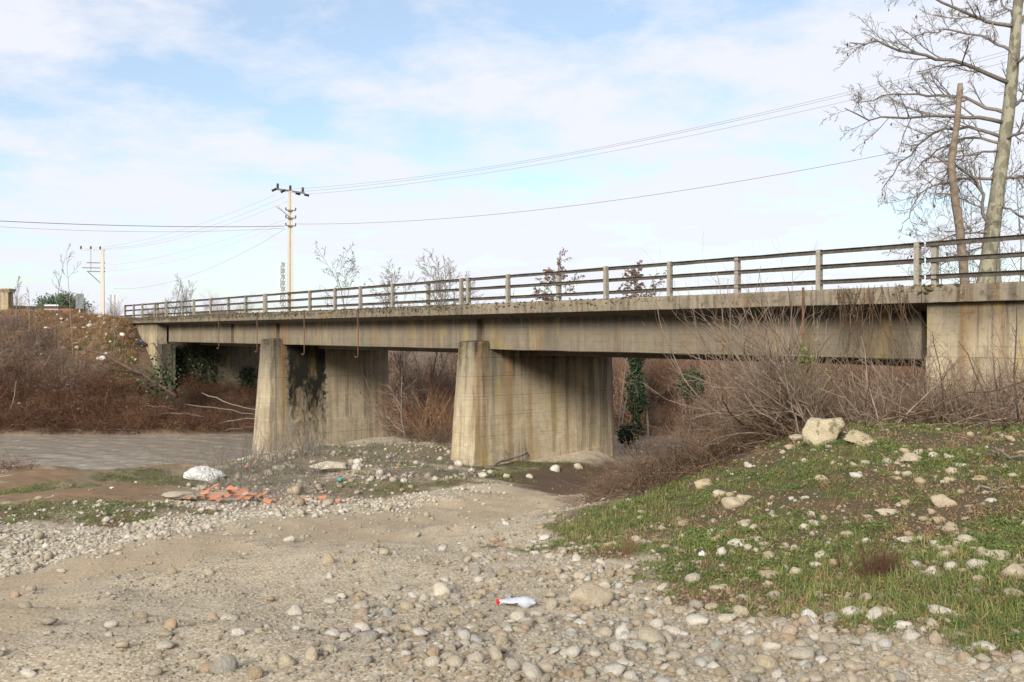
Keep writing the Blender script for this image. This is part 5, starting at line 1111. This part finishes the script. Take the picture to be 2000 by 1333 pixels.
def fit_sag(a, b, mid):
    """sag that makes the wire cross the surveyed middle point"""
    best = None
    A = np.array(P(*a)); B = np.array(P(*b)); t = np.linspace(0, 1, 400)
    for s_ in np.linspace(0, 12, 241):
        p = A[None]*(1-t[:, None])+B[None]*t[:, None]; p[:, 2] -= 4*s_*t*(1-t); px = 1000+FPX*p[:, 0]/p[:, 1]; py = 650+FPX*(EYE-p[:, 2])/p[:, 1]
        e = abs(np.interp(mid[0], px, py)-mid[1]) if px[-1] > px[0] else abs(np.interp(mid[0], px[::-1], py[::-1])-mid[1])
        if best is None or e < best[0]: best = (e, s_)
    return best[1]
for a, b, mid, lb, r in [((553,371,PD), (2120,58,42), (1300,262), 'uppermost of three wires rising from the pole crossarm to the upper right', .016), ((570,376,PD), (2120,66,42), (1300,266), 'middle of three wires rising from the pole crossarm to the upper right', .016), ((596,380,PD), (2120,82,41), (1300,276), 'lowest of three wires rising from the pole crossarm to the upper right', .016),
    ((582,438,PD), (2060,232,44), (1300,378), 'single cable sagging from the pole to the right in front of the plane tree', .025), ((556,442,PD), (-150,424,55), (200,440), 'thick twisted cable running from the pole to the left edge', .032), ((556,446,PD), (-150,433,57), (200,452), 'thinner cable just below the thick one at the left', .014),
    ((540,380,PD), (164,486,112), (380,442), 'first of three wires from the tall pole down to the distant pole', .014), ((556,385,PD), (181,487,112), (380,452), 'second of three wires from the tall pole down to the distant pole', .014), ((566,392,PD), (197,488,112), (380,459), 'third of three wires from the tall pole down to the distant pole', .014),
    ((556,448,PD), (222,564,112), (330,552), 'slack service wire dropping from the pole to the left end of railing', .018), ((556,430,PD), (200,520,112), (380,486), 'faint low wire between the two poles', .010), ((556,436,PD), (200,530,112), (380,500), 'faintest lowest wire between the two poles', .010)]:
    wire(a, b, fit_sag(a, b, mid), lb, r)
# lattice mast
X, Y = at(553, 190); zb = 3.0; top = Z(512, 190)
mast = empty('telecom_mast', (X, Y, zb), .3); tag(mast, 'far white lattice telecom mast with antennas just left of the tall utility pole', 'mast')
hm = top-zb; m = MB(); w = .75
for sx, sy in ((-1, -1), (1, -1), (0, 1)): m.tube([(sx*w, sy*w, 0), (sx*w*.6, sy*w*.6, hm)], .07, 5)
m.build('leg', MAT_WHITE, mast)
m = MB(); c3 = [(-1, -1), (1, -1), (0, 1)]
for i in range(14):
    z0, z1 = hm*i/14, hm*(i+1)/14
    for a in range(3):
        b = (a+1) % 3; f0, f1 = w*(1-.4*i/14), w*(1-.4*(i+1)/14)
        m.tube([(c3[a][0]*f0, c3[a][1]*f0, z0), (c3[b][0]*f1, c3[b][1]*f1, z1)], .04, 4); m.tube([(c3[b][0]*f0, c3[b][1]*f0, z0), (c3[a][0]*f1, c3[a][1]*f1, z1)], .04, 4)
m.build('bracing', MAT_IRON, mast)
for z, sx in ((hm-1.5, -1), (hm-1.5, 1), (hm-4.2, -1), (hm-4.2, 1), (hm-7.5, -1)): 
    m = MB(); m.box(sx*.95-.16, sx*.95+.16, -.95, -.7, z-.9, z+.9); m.build('antenna', MAT_WHITE, mast)
# ------------------------------------------------------------------ left bank top
X, Y = at(12, 66)
gpz = float(H(np.array([X]), np.array([Y]))[0]); zt = Z(565, 66)
gpst = empty('gatepost', (X, Y, gpz)); tag(gpst, 'pale stone chimney like pillar with a flared cap at the left edge', 'pillar')
m = MB(); m.box(-.33, .33, -.33, .33, -.4, zt-gpz-.25); m.build('shaft', MAT_ABUT, gpst)
m = MB(); m.prism([(-.34, zt-gpz-.25), (-.48, zt-gpz-.05), (-.48, zt-gpz+.02), (.48, zt-gpz+.02), (.48, zt-gpz-.05), (.34, zt-gpz-.25)][::-1], -.46, .46); m.build('cap', MAT_ABUT, gpst)
X, Y = at(-40, 67); zt = Z(596, 67); bz = float(H(np.array([X]), np.array([Y]))[0])
hs = empty('house', (X, Y, bz), -.1); tag(hs, 'corner of a pale rendered house with a dark sloping eave at the left edge', 'house')
m = MB(); m.box(-4, 1.75, 0, 5, -.6, zt-bz); m.build('wall', MAT_ABUT, hs)
m = MB(); m.tube([(1.4, -.25, zt-bz+.35), (3.9, -.25, zt-bz-.95)], .09, 6); m.build('eave', MAT_DARKSTEM, hs)
MAT_REDTILE = plain('red_roof_tile', (.36, .12, .075), .8, 0, .4, 3)
X, Y = at(72, 84); zt = Z(603, 84)
rf = empty('tiled_house', (X, Y, zt-1.5)); tag(rf, 'low red tiled roof just showing over the crest of the left bank', 'roof')
m = MB(); m.prism([(-1, 0), (1, 1.5), (3, 0)], -1.6, 2.9); m.build('roof', MAT_REDTILE, rf)
m = MB(); m.box(-1.5, 2.8, -.7, 2.7, -3.2, -.02); m.build('wall', MAT_ABUT, rf)
X, Y = at(101, 80); zt = Z(595, 80)
bb = empty('billboard', (X, Y, zt-1.9), .1); tag(bb, 'small blue board with two white bars on top beyond the crest of the left bank', 'board')
m = MB(); m.box(-.56, .56, -.05, .05, .5, 1.38); m.build('panel', MAT_BLUE, bb)
for z0, z1 in ((1.42, 1.52), (1.76, 1.88)): m = MB(); m.box(-.57, .57, -.09, .05, z0, z1); m.build('bar', MAT_WHITE, bb)
m = MB(); m.box(-.56, .56, -.03, .05, 1.53, 1.75); m.build('band', MAT_DARKSTEM, bb)
for sx in (-.4, .4): m = MB(); m.tube([(sx, 0, -2.5), (sx, 0, .6)], .05, 6); m.build('leg', MAT_IRON, bb)
MAT_SIGN = plain('grey_sign_back', (.40, .42, .42), .6)
X, Y = at(156, 70); zt = Z(574, 70); bz = float(H(np.array([X]), np.array([Y]))[0])
sg = empty('road_sign', (X, Y, bz), .9); tag(sg, 'grey back of an upright road sign on the left bank in front of the pine', 'sign')
m = MB(); m.box(-.30, .30, -.02, .02, zt-bz-1.15, zt-bz); m.build('panel', MAT_SIGN, sg); m = MB(); m.tube([(0, .04, -.5), (0, .04, zt-bz-.1)], .05, 6); m.build('post', MAT_WHITE, sg)
X, Y = at(222, 72); zt = Z(576, 72); bz = float(H(np.array([X]), np.array([Y]))[0])
sg = empty('road_sign', (X, Y, bz), .5); tag(sg, 'pale narrow sign panel beside the left end of the railing', 'sign')
for k in range(4): m = MB(); m.box(-.26+.14*k, -.26+.14*k+.12, -.03, .03, -.3, zt-bz); m.build('slat', MAT_WHITE if k % 2 else MAT_SIGN, sg)
# pipe end with blue rag on the left abutment
a = bw(54.2, .1); o = empty('drain_pipe', (a[0], a[1], 5.12), math.atan2(-.783, .622)); tag(o, 'dark pipe with a torn blue rag along the ledge of the left abutment', 'pipe')
m = MB(); m.tube([(-3.0, 0, .05), (-1, -.02, .02), (.6, -.05, 0), (1.4, -.1, -.06)], .11, 8); m.build('pipe', MAT_DARKSTEM, o)
V, F = stone_shape(2, 900, .5, 3); m = MB(); m.add(V*.22+np.array([1.0, -.18, .08]), [F]); m.build('rag', plain('blue_rag', (.05, .09, .22)), o, True)
# ------------------------------------------------------------------ rubbish and tiles
M = NT('terracotta'); MAT_TERRA = M.done(M.mix(M.math('MULTIPLY', M.noise(M.coord('Object'), 9, 5, .65), .85), M.ramp(M.rnd(), (0, (.34, .095, .045)), (.5, (.42, .13, .06)), (1, (.27, .10, .06))), (.30, .20, .13)), .9)
TL = [(405,968,34,20),(422,962,36,30),(440,972,40,6),(418,978,38,12),(455,966,34,-18),(462,976,36,-6),(395,978,30,8),(478,972,34,-8),(448,981,34,3),(432,984,36,0),(495,978,30,10),(510,981,34,4),(525,984,26,-12),(488,984,30,6),(470,984,24,20),(372,979,26,6),(540,987,22,8),(518,975,20,40),(552,985,16,12),(598,981,22,4),(632,983,20,10),(650,982,20,-30),(662,987,16,6),(382,936,18,20),(500,905,16,60),(556,893,10,70),(485,918,20,10)]
TLB = ['steep orange tile piece next to the concrete slab', 'long tilted tile on top nearest the plaster heap', 'level orange tile near the middle back', 'front left orange tile lying nearly flat', 'back tile tipping down to the right', 'second orange tile right of the middle', 'smallest left tile touching the concrete slab', 'tile tipping right at the right shoulder', 'long flat tile at the front centre', 'lowest flat tile at the front left', 'orange tile at the start of the right tail', 'orange tile in the thin right tail', 'short tile tipping down in the right tail', 'flat front tile below the right tail', 'tilted front tile under the right shoulder', 'leftmost small tile in front of the concrete slab', 'lone tile near the tan block at the right end', 'tile standing steeply behind the right tail', 'last small tile at the far right end',
  'orange scrap on pale gravel right of the tan block', 'orange scrap left of the last two on the gravel', 'tipped orange scrap between two others on the gravel', 'rightmost orange scrap on the pale gravel', 'orange brick scrap directly in front of the plaster heap', 'upright brick scrap in grass left of the rubble heap', 'thin upright brick scrap by the mossy pier foot', 'dull orange scrap in the weeds behind the tile pile']
for i, (px, py, w, tl) in enumerate(TL):
    g = ground([px], [py])[0]; s_ = w*g[1]/FPX*.78; n = 5; a = np.linspace(-.9, .9, n); m = MB(); hw = s_*.30
    top_ = [(x, hw*math.sin(q), hw*.5*math.cos(q)) for x in (-s_/2, s_/2*rng.uniform(.6, 1)) for q in a]; V = top_+[(x*.98, y*.9, z-.018) for x, y, z in top_]
    q = [(j, j+1, n+j+1, n+j) for j in range(n-1)]+[(2*n+j+1, 2*n+j, 3*n+j, 3*n+j+1) for j in range(n-1)]+[(j+1, j, 2*n+j, 2*n+j+1) for j in range(n-1)]+[(n+j, n+j+1, 3*n+j+1, 3*n+j) for j in range(n-1)]+[(0, n, 3*n, 2*n), (n-1, 3*n-1, 4*n-1, 2*n-1)]
    m.add(V, [q]); o = m.build('roof_tile', MAT_TERRA); o.location = (g[0], g[1]-.05, g[2]+.05+.03*(i % 3)); o.rotation_euler = (rng.normal(0, .35)+.25, -math.radians(tl)*.8, rng.normal(0, .6))
    tag(o, TLB[i]+(' in the tile pile' if i < 19 else ''), 'tile', 'broken orange tiles dumped at the gravel edge' if i < 19 else 'loose orange tile scraps')
# crushed plastic bottle
g = ground([1010], [1184])[0]
bt = empty('plastic_bottle', (g[0], g[1], g[2]+.030), .16); tag(bt, 'crushed clear plastic bottle with a red cap lying on the gravel', 'bottle')
M = NT('clear_plastic'); M.b.inputs['Transmission Weight'].default_value = .35; M.b.inputs['IOR'].default_value = 1.35; M.b.inputs['Specular IOR Level'].default_value = .6; M.bump(M.noise(M.coord('Object'), 40, 3, .6), .004, .7); MAT_CLEAR = M.done((.60, .63, .66), .2)
prof = [(-.110, .006), (-.108, .022), (-.10, .031), (-.085, .033), (-.07, .030), (-.055, .034), (-.03, .033), (-.012, .028), (.0, .033), (.03, .033), (.055, .028), (.078, .018), (.09, .012), (.098, .0125), (.105, .0125)]
m = MB(); m.tube([(-x, .002*math.sin(x*60), .006*math.sin(x*35)) for x, r in prof], [r for x, r in prof], 14); V = np.vstack(m.V); V[:, 2] *= .62; V[:, 1] *= 1.15; V[:, 2] += .01*np.sin(V[:, 0]*40)*np.sign(V[:, 2]); V[:, 0] *= 1.0
o = obj('body', mesh_np('body', V, m.F, True, None, [MAT_CLEAR]), bt)
m = MB(); m.tube([(-.100, 0, 0), (-.1005, 0, 0), (-.117, 0, 0), (-.1175, 0, 0)], [.012, .0155, .0155, .012], 12); m.build('cap', plain('red_plastic', (.55, .02, .03), .4, 0, .05), bt)
bt.rotation_euler = (.1, .08, .28); bt.scale = (1.28, 1.28, 1.28)
# litter: pale scraps of plastic and paper
def scrap(px, py, wpx, col, label, name='litter_scrap', asp=.5, group='pale litter scraps'):
    g = ground([px], [py])[0]; s_ = wpx*g[1]/FPX/2; V, F = stone_shape(2, int(px*7+py), .5, 6); o = obj(name, mesh_np(name, V*[1, .7, asp*1.5], [F], False, None, [col])); o.location = (g[0], g[1], g[2]+s_*asp*.5+.01); o.scale = (s_,)*3; o.rotation_euler = (.2, 0, rng.uniform(0, 3)); tag(o, label, 'litter', group)
MAT_TEAL = plain('teal_plastic', (.02, .36, .30), .5, 0, .1); MAT_ORANGEP = plain('orange_plastic', (.7, .25, .05), .5, 0, .1); MAT_PURPLE = plain('purple_plastic', (.18, .10, .5), .5, 0, .1)
scrap(664, 941, 16, MAT_TEAL, 'teal plastic scrap in front of the rubble heap', group=None); scrap(964, 931, 9, MAT_PURPLE, 'purple wrapper between the white stones by the pale pier', group=None); scrap(776, 916, 8, MAT_ORANGEP, 'tiny orange plastic bit in the grass beside the pale pier', group=None)
for px, py, w, lb in ((470,901,15,'white plastic bottle at the near water edge behind the plaster heap'),(219,956,14,'white rag on the mud flat near the water'),(255,830,9,'white plastic bag at the foot of the far bank'),(160,720,9,'white bag halfway up the left bank'),(165,652,11,'white torn sheet on the upper left bank'),(112,620,9,'white scrap on the crest of the left bank'),(160,630,9,'white scrap below the sign on the left bank'),(204,627,8,'white scrap on the crest by the railing end'),(286,769,12,'white bag under the fallen trunk'),(92,648,18,'pale rubble lump on the upper left bank'),(120,635,18,'tan rubble lump near the crest of the left bank'),(200,718,22,'pale stones in the middle of the bank'),(85,705,16,'whitish rubbish in the scrub of the left bank'),(150,685,20,'plank scraps on the bank slope'),(409,806,8,'white bag caught in driftwood under the left span'),(1430,930,10,'white bleached stick end in grass'),(1372,1088,26,'white plastic strip on the slope foot')):
    scrap(px, py, w, MAT_WHITE if 'tan' not in lb and 'plank' not in lb else MAT_FIELD, lb, group='pale litter on the banks', asp=.4)
# moss clumps on the deck edge
X_, W_ = [], []
for a, b, n in ((-17, -34, 900), (-34, -51, 1300), (-51, -57.8, 500), (-17, -8, 130), (2, 10, 50), (-.8, .8, 30)):
    X_ += list(rng.uniform(min(a, b), max(a, b), n)); 
X_ = np.array(X_); n = len(X_); W_ = rng.uniform(-.005, .12, n); zz_ = np.where(rng.random(n) < .55, 6.785, rng.uniform(6.60, 6.78, n)); W_ = np.where(zz_ < 6.78, -.005, W_)
q = np.array([bw(-x, w) for x, w in zip(X_, W_)]); MAT_MOSS = leaf_mat('dark_moss', (0, (.025, .024, .012)), (.5, (.05, .045, .02)), (1, (.09, .075, .035)))
ms = stones_src('moss_clump', 1, 4, MAT_MOSS, 950, rough=.5)
sz = np.exp(rng.normal(-3.45, .45, n))
scatter('deck_moss', np.c_[q, zz_], slope_rot(q[:, 0], q[:, 1], rng, .3), np.stack([sz*1.4, sz, sz*.8], -1), rng.integers(0, 4, n), ms, 'dark moss clumps growing along the top of the deck edge')
